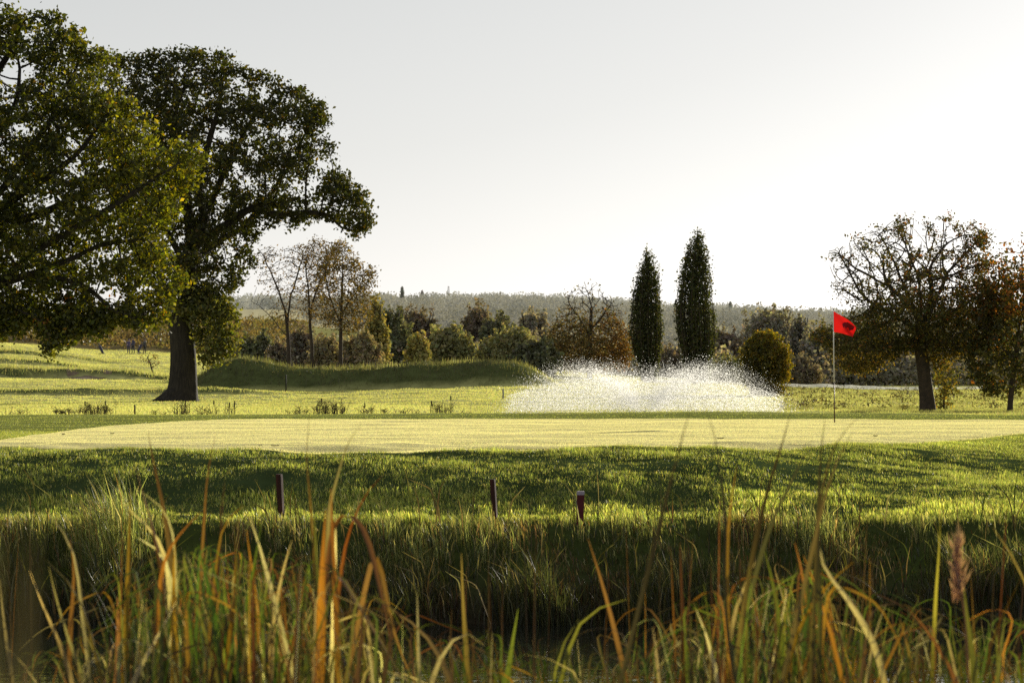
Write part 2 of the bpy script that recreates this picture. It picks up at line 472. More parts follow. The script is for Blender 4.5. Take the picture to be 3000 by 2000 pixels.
def sc_tree(name, label, cat, d, poly, trunk, n_attr, depth, leaf, palette, step=.3, kill=.4, limbs=(), rtip=.008, rlimb=None, gap=0, gscale=.7,
            mat_leaf='oak_leaf', mat_bark='bark', holes=(), per_node=6, per_attr=14, sigma=.2, thin=None, y0=0.0, group=None, trop=(0, 0, .05), extra=None, jit=.25, keep_attr=None, fork_from=.45):
    """trunk: [(px,py,radius_px)...] from the foot upward; limbs: lists of (px,py,dy)"""
    tp = np.array([P(a, b, d + y0) for a, b, _ in trunk]); tr = np.array([c for _, _, c in trunk]) / F * d
    gz = float(ground_z(tp[0, 0], tp[0, 1])); tp[0, 2] = gz - .12
    root = empty(name, (tp[0, 0], tp[0, 1], gz), label, cat, group)
    # smooth trunk
    m = 26; tt = np.linspace(0, len(tp) - 1, m); ii = np.arange(len(tp))
    tpts = np.stack([np.interp(tt, ii, tp[:, k]) for k in range(3)], 1); trr = np.interp(tt, ii, tr)
    k = np.array([.25, .5, .25])
    for _ in range(2):
        for c in range(3): tpts[1:-1, c] = np.convolve(tpts[:, c], k, 'valid')
        trr[1:-1] = np.convolve(trr, k, 'valid')
    g = Geo(); tube(g, tpts, trr, 20, None, True, .09)
    A = crown_points(poly, d, n_attr, depth, gap, gscale, y0)
    seeds = [p for p in tpts[int(m * fork_from):]]; pars = [-1] + list(range(len(seeds) - 1))
    first = len(seeds)
    for lb in limbs:
        prev = None
        q = np.array([P(a, b, d + y0 + dy) for a, b, dy in lb]); ln = np.linalg.norm(np.diff(q, axis=0), axis=1).sum()
        nn = max(3, int(ln / step)); t2 = np.linspace(0, len(q) - 1, nn)
        q = np.stack([np.interp(t2, np.arange(len(q)), q[:, c]) for c in range(3)], 1) + rng.normal(0, .03, (nn, 3))
        S = np.array(seeds); prev = int(np.linalg.norm(S - q[0], axis=1).argmin())
        for p in q[1:]:
            seeds.append(p); pars.append(prev); prev = len(seeds) - 1
    nodes, par = colonize(A, seeds, pars, step, kill, trop=trop)
    rad, kids, cnt = skeleton_radii(par, rtip, (rlimb or trr[-1] * 1.0), first)
    branch_tubes(g, nodes, par, rad, kids, first)
    g.build('trunk', M[mat_bark], root, True)
    # leaves
    small = nodes[(rad < rtip * 5) & (np.arange(len(nodes)) >= first)]
    src = [np.repeat(small, per_node, 0)] if per_node else []
    if per_attr:
        Aa = A if keep_attr is None else A[rng.uniform(size=len(A)) < keep_attr]
        src.append(np.repeat(Aa, per_attr, 0))
    if src:
        C = np.concatenate(src); C = C + rng.normal(0, sigma, C.shape) * np.array([1, 1, .8])
        pxx = 1500 + F * C[:, 0] / C[:, 1]; pyy = HY - F * (C[:, 2] - CZ) / C[:, 1]
        keep = np.ones(len(C), bool)
        for hx, hy, rx, ry, dens in holes:
            q = ((pxx - hx) / rx) ** 2 + ((pyy - hy) / ry) ** 2
            keep &= ~((q < 1) & (rng.uniform(size=len(C)) > dens + (1 - dens) * q ** 2))
        if thin is not None: keep &= rng.uniform(size=len(C)) < thin(pxx, pyy)
        C = C[keep]; pxx, pyy = pxx[keep], pyy[keep]
        cols = pick_cols(len(C), palette, jit)
        # clumpwise variation of tone
        q = np.array([mnoise.noise(Vector((a * .9, b_ * .9, c * .9))) for a, b_, c in C[::8]])
        q = np.repeat(q, 8)[:len(C)]
        cols *= (1 + .6 * q)[:, None]
        if extra is not None: cols = extra(C, pxx, pyy, cols)
        V, Q, cc = leaf_cards(C, np.full(len(C), leaf), cols)
        mesh_np('crown', V, Q, M[mat_leaf], root, cc)
    return root


def kc_kept(C, core, x0, d, gz):
    return int((core[:, 2] > -.1).sum())


def shrub(name, label, cat, px, top, hw, base, d, palette, n=2600, leaf=.26, spikes=8, mat='shrub_leaf', group=None, lobes=12, stem=True, flat=.5, jit=.2):
    c = P(px, base, d); s = d / F
    x0 = (px - 1500) * s; gz = float(ground_z(x0, d))
    zt = CZ + (HY - top) * s; H = max(zt - gz, .5); W = hw * s
    root = empty(name, (x0, d, gz), label, cat, group)
    # feathery sprays fanning up from the base, round big inner leaves added to block the sun
    C = []; ns = 34 + 2 * lobes; k = n // ns
    for i in range(ns):
        a, r = rng.uniform(0, 6.283), math.sqrt(rng.uniform(0, 1))
        ca, sa = math.cos(a) * r, math.sin(a) * r
        hz = math.sqrt(max(.03, 1 - .9 * r * r)) * rng.uniform(.78, 1.06)
        tip = np.array([ca * W, sa * W * .8, H * hz])
        root_ = np.array([ca * W * .55, sa * W * .45, H * .06 * rng.uniform(0, 1)])
        t = rng.uniform(0, 1, k) ** .8
        rr = W * .19 * (1 - t) ** .6 + .05
        C.append(root_ + (tip - root_) * t[:, None] + rng.normal(0, 1, (k, 3)) * (rr * .75)[:, None])
    kc = max(60, n // 7); v = rng.normal(0, 1, (kc, 3)); v /= np.linalg.norm(v, axis=1)[:, None]; v *= (rng.uniform(0, 1, kc) ** .4)[:, None]
    core = np.array([0, .15 * W, H * .42]) + v * np.array([W * .66, W * .5, H * .42])
    C.append(core)
    C = np.concatenate(C); C = C[C[:, 2] > -.1] + np.array([x0, d, gz])
    cols = pick_cols(len(C), palette, jit)
    q = np.array([mnoise.noise(Vector((a * .7, b_ * .7, c_ * .7))) for a, b_, c_ in C[::6]]); q = np.repeat(q, 6)[:len(C)]
    cols *= (1 + .4 * q)[:, None]
    sz = np.full(len(C), leaf); sz[-kc_kept(C, core, x0, d, gz):] = .55
    V, Q, cc = leaf_cards(C, sz, cols, .7)
    mesh_np('crown', V, Q, M[mat], root, cc)
    if stem:
        g = Geo()
        for i in range(4):
            a = rng.uniform(0, 6.28); t = np.linspace(0, 1, 6)
            e = np.array([math.cos(a) * W * .5, math.sin(a) * W * .4, H * .75])
            pts = np.array([x0, d, gz - .1]) + t[:, None] ** .9 * e + np.array([0, 0, 1]) * (t * .1 * H)[:, None]
            tube(g, pts, np.linspace(.09, .02, 6) * max(H / 4, .4), 6, None)
        g.build('trunk', M['twig'], root, True)
    return root

# ================================================================== WORLD, SUN, CAMERA
w = bpy.data.worlds.new('World'); SC.world = w; w.use_nodes = True
nt = w.node_tree; nt.nodes.clear()
sky = nt.nodes.new('ShaderNodeTexSky'); sky.sky_type = 'NISHITA'; sky.sun_disc = False
sky.sun_elevation = SUN_EL; sky.sun_rotation = SUN_AZ
sky.air_density = 1.0; sky.dust_density = .5; sky.ozone_density = 1.0
hs = nt.nodes.new('ShaderNodeHueSaturation'); hs.inputs['Saturation'].default_value = .21
bg = nt.nodes.new('ShaderNodeBackground'); bg.inputs['Strength'].default_value = .178
wo = nt.nodes.new('ShaderNodeOutputWorld')
nt.links.new(sky.outputs[0], hs.inputs['Color']); gm = nt.nodes.new('ShaderNodeGamma'); gm.inputs[1].default_value = .58
nt.links.new(hs.outputs[0], gm.inputs[0]); nt.links.new(gm.outputs[0], bg.inputs[0]); nt.links.new(bg.outputs[0], wo.inputs[0])

sl = bpy.data.lights.new('sun', 'SUN'); sl.energy = 5.0; sl.angle = math.radians(.5); sl.color = (1, .92, .76)
so = bpy.data.objects.new('sun', sl); COL.objects.link(so); so.location = (30, 60, 40)
sd = Vector((math.sin(SUN_AZ) * math.cos(SUN_EL), math.cos(SUN_AZ) * math.cos(SUN_EL), math.sin(SUN_EL)))
so.rotation_euler = sd.to_track_quat('Z', 'Y').to_euler()

cd = bpy.data.cameras.new('camera'); cam = bpy.data.objects.new('camera', cd); COL.objects.link(cam)
cam.location = (0, 0, CZ); cam.rotation_euler = (math.pi / 2, 0, 0)
cd.sensor_width = 36; cd.lens = 100; cd.shift_y = (HY - 1000) / 3000.0
cd.clip_start = .1; cd.clip_end = 20000
cd.dof.use_dof = True; cd.dof.focus_distance = 56; cd.dof.aperture_fstop = 8.0
SC.camera = cam
SC.view_settings.view_transform = 'Standard'; SC.view_settings.look = 'None'; SC.view_settings.exposure = 0
cy = SC.cycles if hasattr(SC, 'cycles') else None
SC.render.engine = 'CYCLES'
SC.cycles.max_bounces = 8; SC.cycles.diffuse_bounces = 6; SC.cycles.glossy_bounces = 2; SC.cycles.transmission_bounces = 4
SC.cycles.use_denoising = False
SC.cycles.film_exposure = 1.3
SC.cycles.use_adaptive_sampling = False

# ================================================================== GROUND
GREEN_PX = [(-500, 1309), (0, 1311), (400, 1314), (800, 1317), (1200, 1319), (1600, 1316), (1900, 1312), (2200, 1306), (2450, 1298), (2700, 1286), (2850, 1277), (3000, 1269), (3150, 1262), (3350, 1252),
            (3500, 1241), (3350, 1234), (3000, 1231), (2600, 1229.5), (2000, 1228), (1200, 1227.5), (760, 1228), (620, 1231), (500, 1236), (380, 1244), (280, 1252), (190, 1263), (90, 1277), (0, 1289), (-200, 1299), (-400, 1305)]
GREEN = np.array([((a - 1500) / (b - HY), F / (b - HY)) for a, b in GREEN_PX])

us = np.concatenate([-np.geomspace(3.2, .262, 36), np.linspace(-.26, .26, 420), np.geomspace(.262, 3.2, 36)])
ds = np.concatenate([np.linspace(-30, 26, 30), np.linspace(26.4, 48, 150), np.linspace(48.4, 72, 70), np.geomspace(72.6, 420, 230), np.geomspace(426, 8000, 110)])
D, U = np.meshgrid(ds, us, indexing='ij')
X = U * (np.maximum(D, 0) + 8)
Z = ground_z(X, D)
V = np.stack([X, D, Z], -1).reshape(-1, 3)
nu, nd_ = len(us), len(ds)
i = np.arange(nd_ - 1)[:, None] * nu; j = np.arange(nu - 1)[None]
Q = np.stack([i + j, i + j + 1, i + nu + j + 1, i + nu + j], -1).reshape(-1, 4)


def ground_color(x, y):
    px = 1500 + F * x / np.maximum(y, 6)
    c = np.zeros((len(x), 3))
    def lerp(col, w):
        c[:] = c * (1 - w[:, None]) + np.array(col) * w[:, None]
    c[:] = (.035, .03, .018)
    lerp((.05, .065, .018), np.clip((y - 29) / 2, 0, 1))
    lerp((.05, .072, .026), np.clip((y - 31.6) / 1, 0, 1))
    lerp((.2, .22, .06), np.clip((y - 42) / 4, 0, 1))
    lerp((.5, .49, .18), np.clip((y - 64) / 8, 0, 1))
    v = wob(x, y * .25, 14)
    lerp((.55, .52, .22), np.clip((y - 64) / 8, 0, 1) * np.clip(v * .8 + .3, 0, 1) * .7)
    # rough on mound and low banks, their shade put into the colour
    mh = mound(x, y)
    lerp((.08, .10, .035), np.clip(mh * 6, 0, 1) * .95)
    # scrub hill on the left, stubble field, far ridge
    lerp((.16, .13, .06), np.clip((y - 336) / 12, 0, 1) * np.clip((900 - px) / 300, 0, 1))
    lerp((.10, .10, .045), np.clip((y - 200) / 40, 0, 1) * np.clip((px - 800) / 300, 0, 1))
    lerp((.6, .55, .34), np.clip((y - 520) / 60, 0, 1))
    lerp((.48, .48, .43), np.clip((y - 1050) / 150, 0, 1))  # ridge ground paled in the colour to stand for haze
    return np.clip(c, 0, 1)


gc = ground_color(V[:, 0], V[:, 1])
ins = in_poly(V[:, 0], V[:, 1], GREEN)
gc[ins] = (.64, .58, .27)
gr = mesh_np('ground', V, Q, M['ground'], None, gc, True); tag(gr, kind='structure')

# putting green: its own sheet a hair above the ground
gx = np.arange(-13.5, 13.5, .12); gy = np.arange(37, 61, .12)
XX, YY = np.meshgrid(gx, gy); pts = np.stack([XX.ravel(), YY.ravel()], 1)
ok = in_poly(pts[:, 0], pts[:, 1], GREEN).reshape(XX.shape)
cell = ok[:-1, :-1] & ok[1:, :-1] & ok[:-1, 1:] & ok[1:, 1:]
ii, jj = np.nonzero(cell); nx = len(gx)
Q = np.stack([ii * nx + jj, ii * nx + jj + 1, (ii + 1) * nx + jj + 1, (ii + 1) * nx + jj], 1)
uq, inv = np.unique(Q, return_inverse=True)
Vg = np.stack([pts[uq, 0], pts[uq, 1], ground_z(pts[uq, 0], pts[uq, 1]) + .008], 1)
pg = mesh_np('putting_green', Vg, inv.reshape(-1, 4), M['ground'], None, np.tile([.65, .59, .28], (len(uq), 1)), True); tag(pg, kind='structure')

# ponds
def sheet(name, x0, x1, y0, y1, z, mat):
    o = mesh_np(name, [[x0, y0, z], [x1, y0, z], [x1, y1, z], [x0, y1, z]], [[0, 1, 2, 3]], mat); return tag(o, kind='structure')
sheet('water', -60, 60, 5.5, 30.2, CZ - 2.55, M['pond'])
th = np.linspace(0, 6.283, 40, endpoint=False)
o = mesh_np('water', np.concatenate([[[4.1, 92, CZ - 1.47]], np.stack([4.1 + 7 * np.cos(th), 92 + 8 * np.sin(th), np.full(40, CZ - 1.47)], 1)]), [[0, k + 1, (k + 1) % 40 + 1] for k in range(40)], M['pond']); tag(o, kind='structure')

# ================================================================== GRASS (uncountable)
G_GREEN = [((.84, .78, .41), 3), ((.90, .82, .48), 2), ((.74, .73, .33), 2)]
G_ROUGH = [((.27, .31, .075), 3), ((.40, .41, .12), 2), ((.16, .20, .045), 3), ((.46, .42, .2), .6)]
G_BANK = [((.15, .165, .06), 3), ((.24, .245, .10), 2), ((.34, .29, .15), 1.0), ((.07, .085, .03), 4), ((.24, .14, .06), .4)]
G_FAIR = [((.53, .53, .20), 3), ((.61, .58, .26), 2), ((.43, .46, .145), 2)]


def lay(x, y, dz=0.0): return np.stack([x, y, ground_z(x, y) - dz], 1)

# putting green blades
x, y = sample_wedge(36.2, 60.8, 950000, .22)
k = in_poly(x, y, GREEN); x, y = x[k], y[k]; n = len(x)
pt = .5 + .5 * np.clip(wob(x * .6, y * .9, 5) * 1.2, -1, 1); st = np.sin((x * .10 + y) * 2 * math.pi / 3.2)
c = pick_cols(n, G_GREEN, .07) * (.80 + .2 * pt + .035 * np.tanh(2 * st))[:, None]
v, q, t, c = blades(lay(x, y), rng.uniform(.010, .017, n), rng.uniform(.008, .013, n), c, .3, None, False, rng.normal(0, .55, n))
o = mesh_np('green_grass', v, t, M['mown'], None, c); tag(o, 'closely mown pale grass of the putting green', kind='stuff')

# fringe + slope + lip
x, y = sample_wedge(31.9, 48, 720000, .22)
x2, y2 = sample_wedge(44, 72, 190000, .25)
x = np.r_[x, x2]; y = np.r_[y, y2]
k = ~in_poly(x, y, GREEN); x, y = x[k], y[k]
cl = pnoise(x, y, .16) * .7 + pnoise(x, y * 1.3, .55, 4) * .8 + pnoise(x * .5, y * 1.4, 1.3, 9) * .8
far = np.clip((y - 40) / 6, 0, 1)
k = rng.uniform(size=len(x)) < np.clip(.6 + .8 * cl, .3, 1) * (1 - far) + far * .8; x, y, cl, far = x[k], y[k], cl[k], far[k]; n = len(x)
h = rng.uniform(.022, .05, n) * (1 - .45 * far) * (1 + .9 * np.clip(cl, -.8, 1.2) * (1 - far))
c = pick_cols(n, G_ROUGH, .3) * np.clip(1 + .8 * cl * (1 - .5 * far), .3, 2)[:, None] * (1 + .45 * far)[:, None]
v, q, t, c = blades(lay(x, y, .005), h, rng.uniform(.006, .011, n), c, .8)
o = mesh_np('rough_grass', v, t, M['grass'], None, c); tag(o, 'tufty green grass on the slope in front of the green', kind='stuff')

# bank: long grass down to the water
x, y = sample_wedge(28.6, 34.0, 150000, .26)
cl = pnoise(x, y * .7, .22, 2) * .6 + pnoise(x, y * .6, .8, 6) * .9
pt = pnoise(x, y * .5, 1.1, 13)
k = rng.uniform(size=len(x)) < np.clip(.5 + .7 * cl, .08, 1); x, y, cl, pt = x[k], y[k], cl[k], pt[k]; n = len(x)
e = np.clip((32.1 - y) / .8, 0, 1)
h = (rng.uniform(.035, .08, n) * (1 - e) + e * rng.uniform(.08, .36, n)) * np.clip(1 + 1.1 * cl, .3, 2.4)
pm = pnoise(x, y * .5, .75, 21); h *= np.where(e > .3, np.clip(.85 + 1.5 * pm, .25, 1.7), 1)
low_shade = np.clip((31.0 - y) / 1.5, 0, 1)
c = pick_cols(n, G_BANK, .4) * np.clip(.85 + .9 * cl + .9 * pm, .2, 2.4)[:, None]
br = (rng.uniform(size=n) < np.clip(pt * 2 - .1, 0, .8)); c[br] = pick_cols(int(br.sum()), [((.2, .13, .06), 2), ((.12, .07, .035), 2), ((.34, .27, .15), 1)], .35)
c *= (1.35 - 1.05 * low_shade)[:, None]; top = np.clip((y - 31.7) / .6, 0, 1)[:, None]  # bank's shade painted in: blades darken towards the water
c = c * (1 - top) + pick_cols(n, G_ROUGH, .3) * np.clip(1 + .8 * cl, .3, 2)[:, None] * top * np.array([1.5, 1.45, 1.5])  # ledge blades brightened in the colour as if sunlit
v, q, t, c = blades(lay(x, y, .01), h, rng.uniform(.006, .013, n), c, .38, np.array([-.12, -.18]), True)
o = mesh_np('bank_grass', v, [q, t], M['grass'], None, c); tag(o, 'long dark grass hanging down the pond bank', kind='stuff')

# fairway beyond
x, y = sample_wedge(69, 340, 820000, .225, 0)
px = 1500 + F * x / y
k = ~((px > 2080) & (y > 182)) & ~(((x - 4.1) / 7) ** 2 + ((y - 92) / 8) ** 2 < 1); x, y, px = x[k], y[k], px[k]; n = len(x)
right = np.clip((px - 2150) / 150, 0, 1) * np.clip((190 - y) / 20, 0, 1)
mh = np.clip(mound(x, y), 0, 1)
rough = np.clip(np.maximum(right * (.5 + .8 * wob(x * 2, y * .6, 6)), mh), 0, 1)
pt = wob(x, y * .22, 13)
c = pick_cols(n, G_FAIR, .09) * (1 + .22 * pt)[:, None]
face_shade = np.clip(mh * 8, 0, 1) * np.clip((151.2 - y) / .8, 0, 1) * (y > 140); c = c * (1 - .5 * rough)[:, None] * (1 - .62 * face_shade)[:, None]  # shade on the mound's face painted into the blade colour
h = rng.uniform(.03, .06, n) * (1 + 1.4 * rough + 1.6 * np.clip(mh * 4, 0, 1) * (.4 + rng.uniform(0, 1, n) ** 3 * 2.2) * (y > 140)) * (1 + y / 400)
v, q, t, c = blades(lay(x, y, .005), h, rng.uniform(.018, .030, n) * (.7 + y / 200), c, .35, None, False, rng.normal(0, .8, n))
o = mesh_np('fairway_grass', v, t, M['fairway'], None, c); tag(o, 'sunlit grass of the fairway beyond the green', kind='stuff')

# ================================================================== THE TWO OAKS
OAK_GREEN = [((.03, .036, .010), 4), ((.045, .048, .011), 3), ((.075, .066, .013), 1.4), ((.022, .027, .010), 2), ((.10, .065, .014), .25)]
OAK_YEL = [((.05, .06, .011), 4), ((.085, .092, .013), 3), ((.15, .14, .017), 1.5), ((.032, .038, .011), 3), ((.2, .12, .015), .08)]

oak_poly = [(300, 380), (262, 300), (262, 190), (300, 160), (345, 162), (420, 158), (500, 144), (560, 138), (610, 150), (660, 156), (700, 180), (745, 212), (800, 222), (850, 258), (900, 275), (945, 310), (955, 345),
            (948, 372), (975, 410), (992, 452), (965, 470), (930, 482), (965, 505), (1000, 500), (1030, 535), (1065, 558), (1080, 600), (1094, 660), (1072, 668), (1060, 690), (1035, 700), (1010, 672), (985, 650),
            (945, 640), (905, 650), (860, 668), (820, 660), (775, 672), (745, 690), (765, 715), (730, 738), (755, 780), (745, 810), (715, 815), (700, 855), (640, 880), (600, 885), (545, 890), (500, 900), (440, 870), (380, 720)]
oak_trunk = [(530, 1182, 62), (534, 1166, 51), (538, 1140, 43), (540, 1080, 39), (538, 1010, 36), (532, 950, 37), (528, 900, 40), (536, 840, 36), (552, 780, 33), (570, 735, 26)]
oak_limbs = [[(548, 770, 0), (590, 700, -.3), (660, 660, -.6), (730, 610, -.8), (800, 590, -.6)], [(730, 610, -.8), (820, 630, -.9), (900, 625, -.8), (960, 625, -.6), (1000, 670, -.5), (1060, 678, -.4)],
             [(560, 750, 0), (600, 640, .6), (640, 540, .9), (690, 450, 1.2), (720, 380, 1.2)], [(560, 740, 0), (550, 600, .2), (520, 480, .4), (500, 350, .4), (540, 250, .4)],
             [(545, 790, 0), (500, 690, 1.0), (440, 600, 1.8), (420, 500, 2)], [(600, 640, .6), (580, 540, -.8), (610, 420, -1.6), (640, 320, -1.8)],
             [(548, 780, 0), (620, 720, 1.5), (720, 660, 2.4), (800, 560, 2.8), (860, 470, 2.5)], [(540, 800, 0), (600, 790, -1.2), (660, 770, -1.6)]]
holes = [(645, 395, 60, 36, .15), (560, 300, 50, 30, .35), (590, 460, 45, 35, .3), (735, 540, 45, 26, .2), (690, 500, 30, 30, .2), (720, 625, 40, 22, .15), (790, 520, 40, 24, .3),
         (480, 700, 40, 30, .3), (500, 730, 28, 26, .1), (830, 380, 36, 22, .4), (880, 560, 45, 22, .35), (930, 600, 36, 16, .2), (960, 660, 50, 12, .1), (690, 700, 34, 20, .3), (640, 820, 30, 24, .4)]
root = sc_tree('oak_tree', 'broad dark oak with a thick flared trunk standing alone on the fairway', 'tree', 120.0, oak_poly, oak_trunk, 2300, 4.3, .155, OAK_GREEN, .3, .36, oak_limbs, .014, .5,
               -.14, 1.0, holes=holes, per_node=7, per_attr=17, sigma=.15, group='large oaks on the left')
# leafy shoots on the trunk, part of the same tree
pl = [(545, 850), (600, 845), (655, 870), (685, 915), (692, 960), (695, 1000), (680, 1035), (650, 1062), (612, 1075), (590, 1060), (580, 1010), (570, 960)]
A = crown_points(pl, 119.3, 330, 1.1, -.2, 1.2)
C = np.repeat(A, 13, 0) + rng.normal(0, .15, (len(A) * 13, 3))
A2 = crown_points([(505, 880), (560, 880), (600, 880), (640, 905), (600, 925), (545, 930), (500, 925)], 119.3, 90, 1.2); C = np.concatenate([C, np.repeat(A2, 14, 0) + rng.normal(0, .17, (len(A2) * 14, 3))])
v, q, c = leaf_cards(C, np.full(len(C), .17), pick_cols(len(C), [((.08, .09, .03), 3), ((.12, .125, .04), 2), ((.18, .165, .06), 1)], .3))
mesh_np('trunk_shoots', v, q, M['oak_leaf'], root, c)
# buttress roots
g = Geo()
for a, ln in [(2.95, 1.2), (3.6, .6), (.2, .5), (-.5, .5), (-1.3, .5), (-2.2, .5), (1.3, .6), (2.2, .6)]:
    t = np.linspace(0, 1, 9); bx, by = root.location.x, root.location.y
    rr = .35 + t * ln
    xx = bx + np.cos(a) * rr; yy = by + np.sin(a) * rr
    zz = ground_z(xx, yy) + .42 * (1 - t) ** 2.2 - .06
    tube(g, np.stack([xx, yy, zz], 1), .26 * (1 - t) ** .8 + .04, 8)
g.build('root_flare', M['bark'], root, True)

near_poly = [(-560, 500), (-500, 200), (-300, 40), (-100, 0), (0, 14), (45, 36), (75, 48), (110, 38), (165, 48), (200, 75), (222, 95), (240, 140), (262, 160), (300, 148), (345, 172), (352, 225), (378, 255), (385, 300),
             (378, 345), (430, 345), (455, 362), (470, 400), (480, 425), (530, 415), (585, 428), (600, 470), (590, 510), (560, 545), (520, 560), (530, 590), (500, 640), (475, 690), (485, 740), (495, 775), (530, 800), (545, 825),
             (500, 870), (490, 920), (470, 955), (430, 955), (400, 930), (350, 945), (300, 935), (255, 965), (200, 1000), (170, 1020), (140, 1030), (130, 980), (100, 950), (60, 960), (20, 975), (-60, 960), (-200, 900), (-450, 800)]
near_trunk = [(-260, 1215, 78), (-258, 1190, 64), (-250, 1120, 54), (-245, 1000, 50), (-235, 900, 48), (-215, 800, 44), (-190, 720, 38)]
near_limbs = [[(-235, 900, 0), (-120, 850, -.4), (0, 830, -.9), (120, 800, -1.2), (260, 840, -1.5), (330, 910, -1.6), (385, 935, -1.6)], [(0, 830, -.9), (150, 700, -1.4), (280, 640, -1.6), (400, 560, -1.4), (520, 480, -1.2)],
              [(-215, 800, 0), (-60, 640, .3), (60, 480, .4), (150, 350, .4), (200, 240, .4)], [(-60, 640, .3), (80, 560, -1), (220, 460, -1.4), (320, 330, -1.2)], [(-200, 760, 0), (-150, 500, 0), (-60, 300, .3), (30, 150, .4), (60, 90, .4)],
              [(-60, 300, .3), (40, 330, -.6), (60, 200, -.8)], [(120, 800, -1.2), (300, 720, -1.3), (420, 700, -1.2)], [(-120, 850, -.4), (40, 900, -1.4), (130, 950, -1.8), (150, 1010, -1.8)], [(-200, 760, 0), (-330, 560, .5), (-420, 350, .5)],
              [(-60, 640, .3), (100, 640, 1.4), (260, 560, 2.0), (380, 480, 1.8)]]
nholes = [(40, 205, 75, 45, .12), (25, 260, 45, 65, .1), (120, 250, 30, 26, .3), (150, 590, 40, 26, .3), (210, 480, 45, 28, .35), (250, 505, 30, 20, .25), (90, 640, 40, 22, .35), (300, 600, 40, 18, .3), (330, 745, 40, 24, .3), (330, 880, 60, 30, .15), (290, 850, 40, 30, .25), (420, 850, 34, 20, .35), (50, 830, 30, 18, .3), (230, 920, 50, 18, .4), (60, 380, 40, 30, .35), (280, 265, 36, 24, .4), (450, 620, 36, 22, .4)]
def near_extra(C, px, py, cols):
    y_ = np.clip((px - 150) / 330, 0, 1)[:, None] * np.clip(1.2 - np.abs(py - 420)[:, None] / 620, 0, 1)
    cols = cols * (1 + .5 * y_) + y_ * cols * np.array([.5, .38, 0])  # sunlight painted into the leaves towards the right edge
    o_ = ((px - 330) ** 2 + (py - 875) ** 2 < 30 ** 2) | ((px - 120) ** 2 / 3 + (py - 940) ** 2 < 14 ** 2) | ((px - 200) ** 2 + (py - 880) ** 2 < 16 ** 2)
    o_ &= rng.uniform(size=len(px)) < .4
    cols[o_] = np.array([.35, .12, .02]); return cols
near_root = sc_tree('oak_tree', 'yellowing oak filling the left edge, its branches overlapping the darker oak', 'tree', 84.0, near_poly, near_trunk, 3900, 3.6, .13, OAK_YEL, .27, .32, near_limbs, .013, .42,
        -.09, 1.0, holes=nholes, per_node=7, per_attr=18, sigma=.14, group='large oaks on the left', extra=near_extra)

# drooping outer sprays of the same oak
Cs = []; g = Geo()
for line in ([(100, 930), (125, 960), (140, 1000), (146, 1038)], [(170, 930), (180, 970), (172, 1005)], [(5, 900), (-10, 940), (0, 985)], [(235, 920), (240, 950), (232, 975)], [(300, 905), (310, 940), (300, 960)], [(345, 900), (360, 935), (420, 962)], [(60, 920), (45, 950), (50, 972)], [(270, 900), (270, 945), (285, 985)], [(30, 890), (20, 930), (-5, 975)], [(205, 900), (200, 950), (205, 1000)]):
    p_ = np.array([P(a, b_, 82.6) for a, b_ in line]); t = np.linspace(0, len(p_) - 1, 14)
    q = np.stack([np.interp(t, np.arange(len(p_)), p_[:, k]) for k in range(3)], 1); tube(g, q, np.linspace(.02, .005, 14), 5, None, False)
    c = np.repeat(q, 34, 0); Cs.append(c + rng.normal(0, 1, c.shape) * np.array([.16, .2, .12]))
C = np.concatenate(Cs); v, q, c = leaf_cards(C, np.full(len(C), .13), pick_cols(len(C), OAK_YEL, .3) * 1.3)
mesh_np('drooping_sprays', v, q, M['oak_leaf'], near_root, c); g.build('drooping_twigs', M['bark'], near_root, True)  # last mesh: the bare bark twigs carrying the sprays

# ================================================================== RIGHT-HAND TREES
CHEST = [((.055, .058, .016), 4), ((.09, .082, .02), 3), ((.12, .09, .022), 1.6), ((.17, .085, .018), .6), ((.04, .046, .015), 2)]
ch_poly = [(2405, 1000), (2370, 985), (2400, 950), (2440, 960), (2470, 900), (2430, 880), (2422, 830), (2440, 785), (2432, 740), (2480, 710), (2500, 685), (2550, 665), (2600, 650), (2640, 640), (2690, 630), (2750, 628), (2800, 640), (2850, 655), (2890, 670), (2880, 720), (2920, 760),
           (2950, 800), (2960, 880), (2950, 960), (2920, 1020), (2860, 1060), (2800, 1060), (2780, 1085), (2740, 1060), (2690, 1010), (2640, 1040), (2600, 1070), (2540, 1090), (2480, 1085), (2450, 1040)]
ch_trunk = [(2718, 1212, 27), (2718, 1190, 23), (2713, 1140, 20), (2706, 1080, 19), (2700, 1030, 20), (2698, 990, 19), (2700, 960, 16)]
ch_limbs = [[(2700, 990, 0), (2650, 940, -.3), (2600, 915, -.5), (2560, 890, -.6)], [(2700, 970, 0), (2670, 880, .2), (2640, 820, .3)], [(2700, 960, 0), (2698, 880, -.2), (2690, 800, -.4)], [(2680, 910, 0), (2640, 870, .7), (2600, 830, 1.1)],
            [(2700, 960, 0), (2740, 880, .2), (2770, 810, .2)], [(2700, 985, 0), (2770, 930, .3), (2830, 890, .4)], [(2700, 1000, 0), (2640, 1000, -.6), (2580, 1015, -.8), (2520, 1010, -.8)], [(2700, 1000, 0), (2760, 1000, -.6), (2810, 1010, -.6)], [(2720, 920, 0), (2730, 850, -1), (2720, 790, -1.4)]]
ch_poly = [(a + rng.normal(0, 9), b_ + rng.normal(0, 9)) for a, b_ in ch_poly]
def ch_thin(px, py):
    q = np.fromiter((mnoise.noise((a / 46, b_ / 46, 5.0)) for a, b_ in zip(px, py)), float, len(px))
    lowc = np.clip((py - 800) / 90, 0, 1)
    return ch_thin0(px, py) * (np.clip(.55 + 2.6 * q, .05, 1.9) * (1 - lowc) + np.clip(1.35 + .8 * q, .5, 2) * lowc)
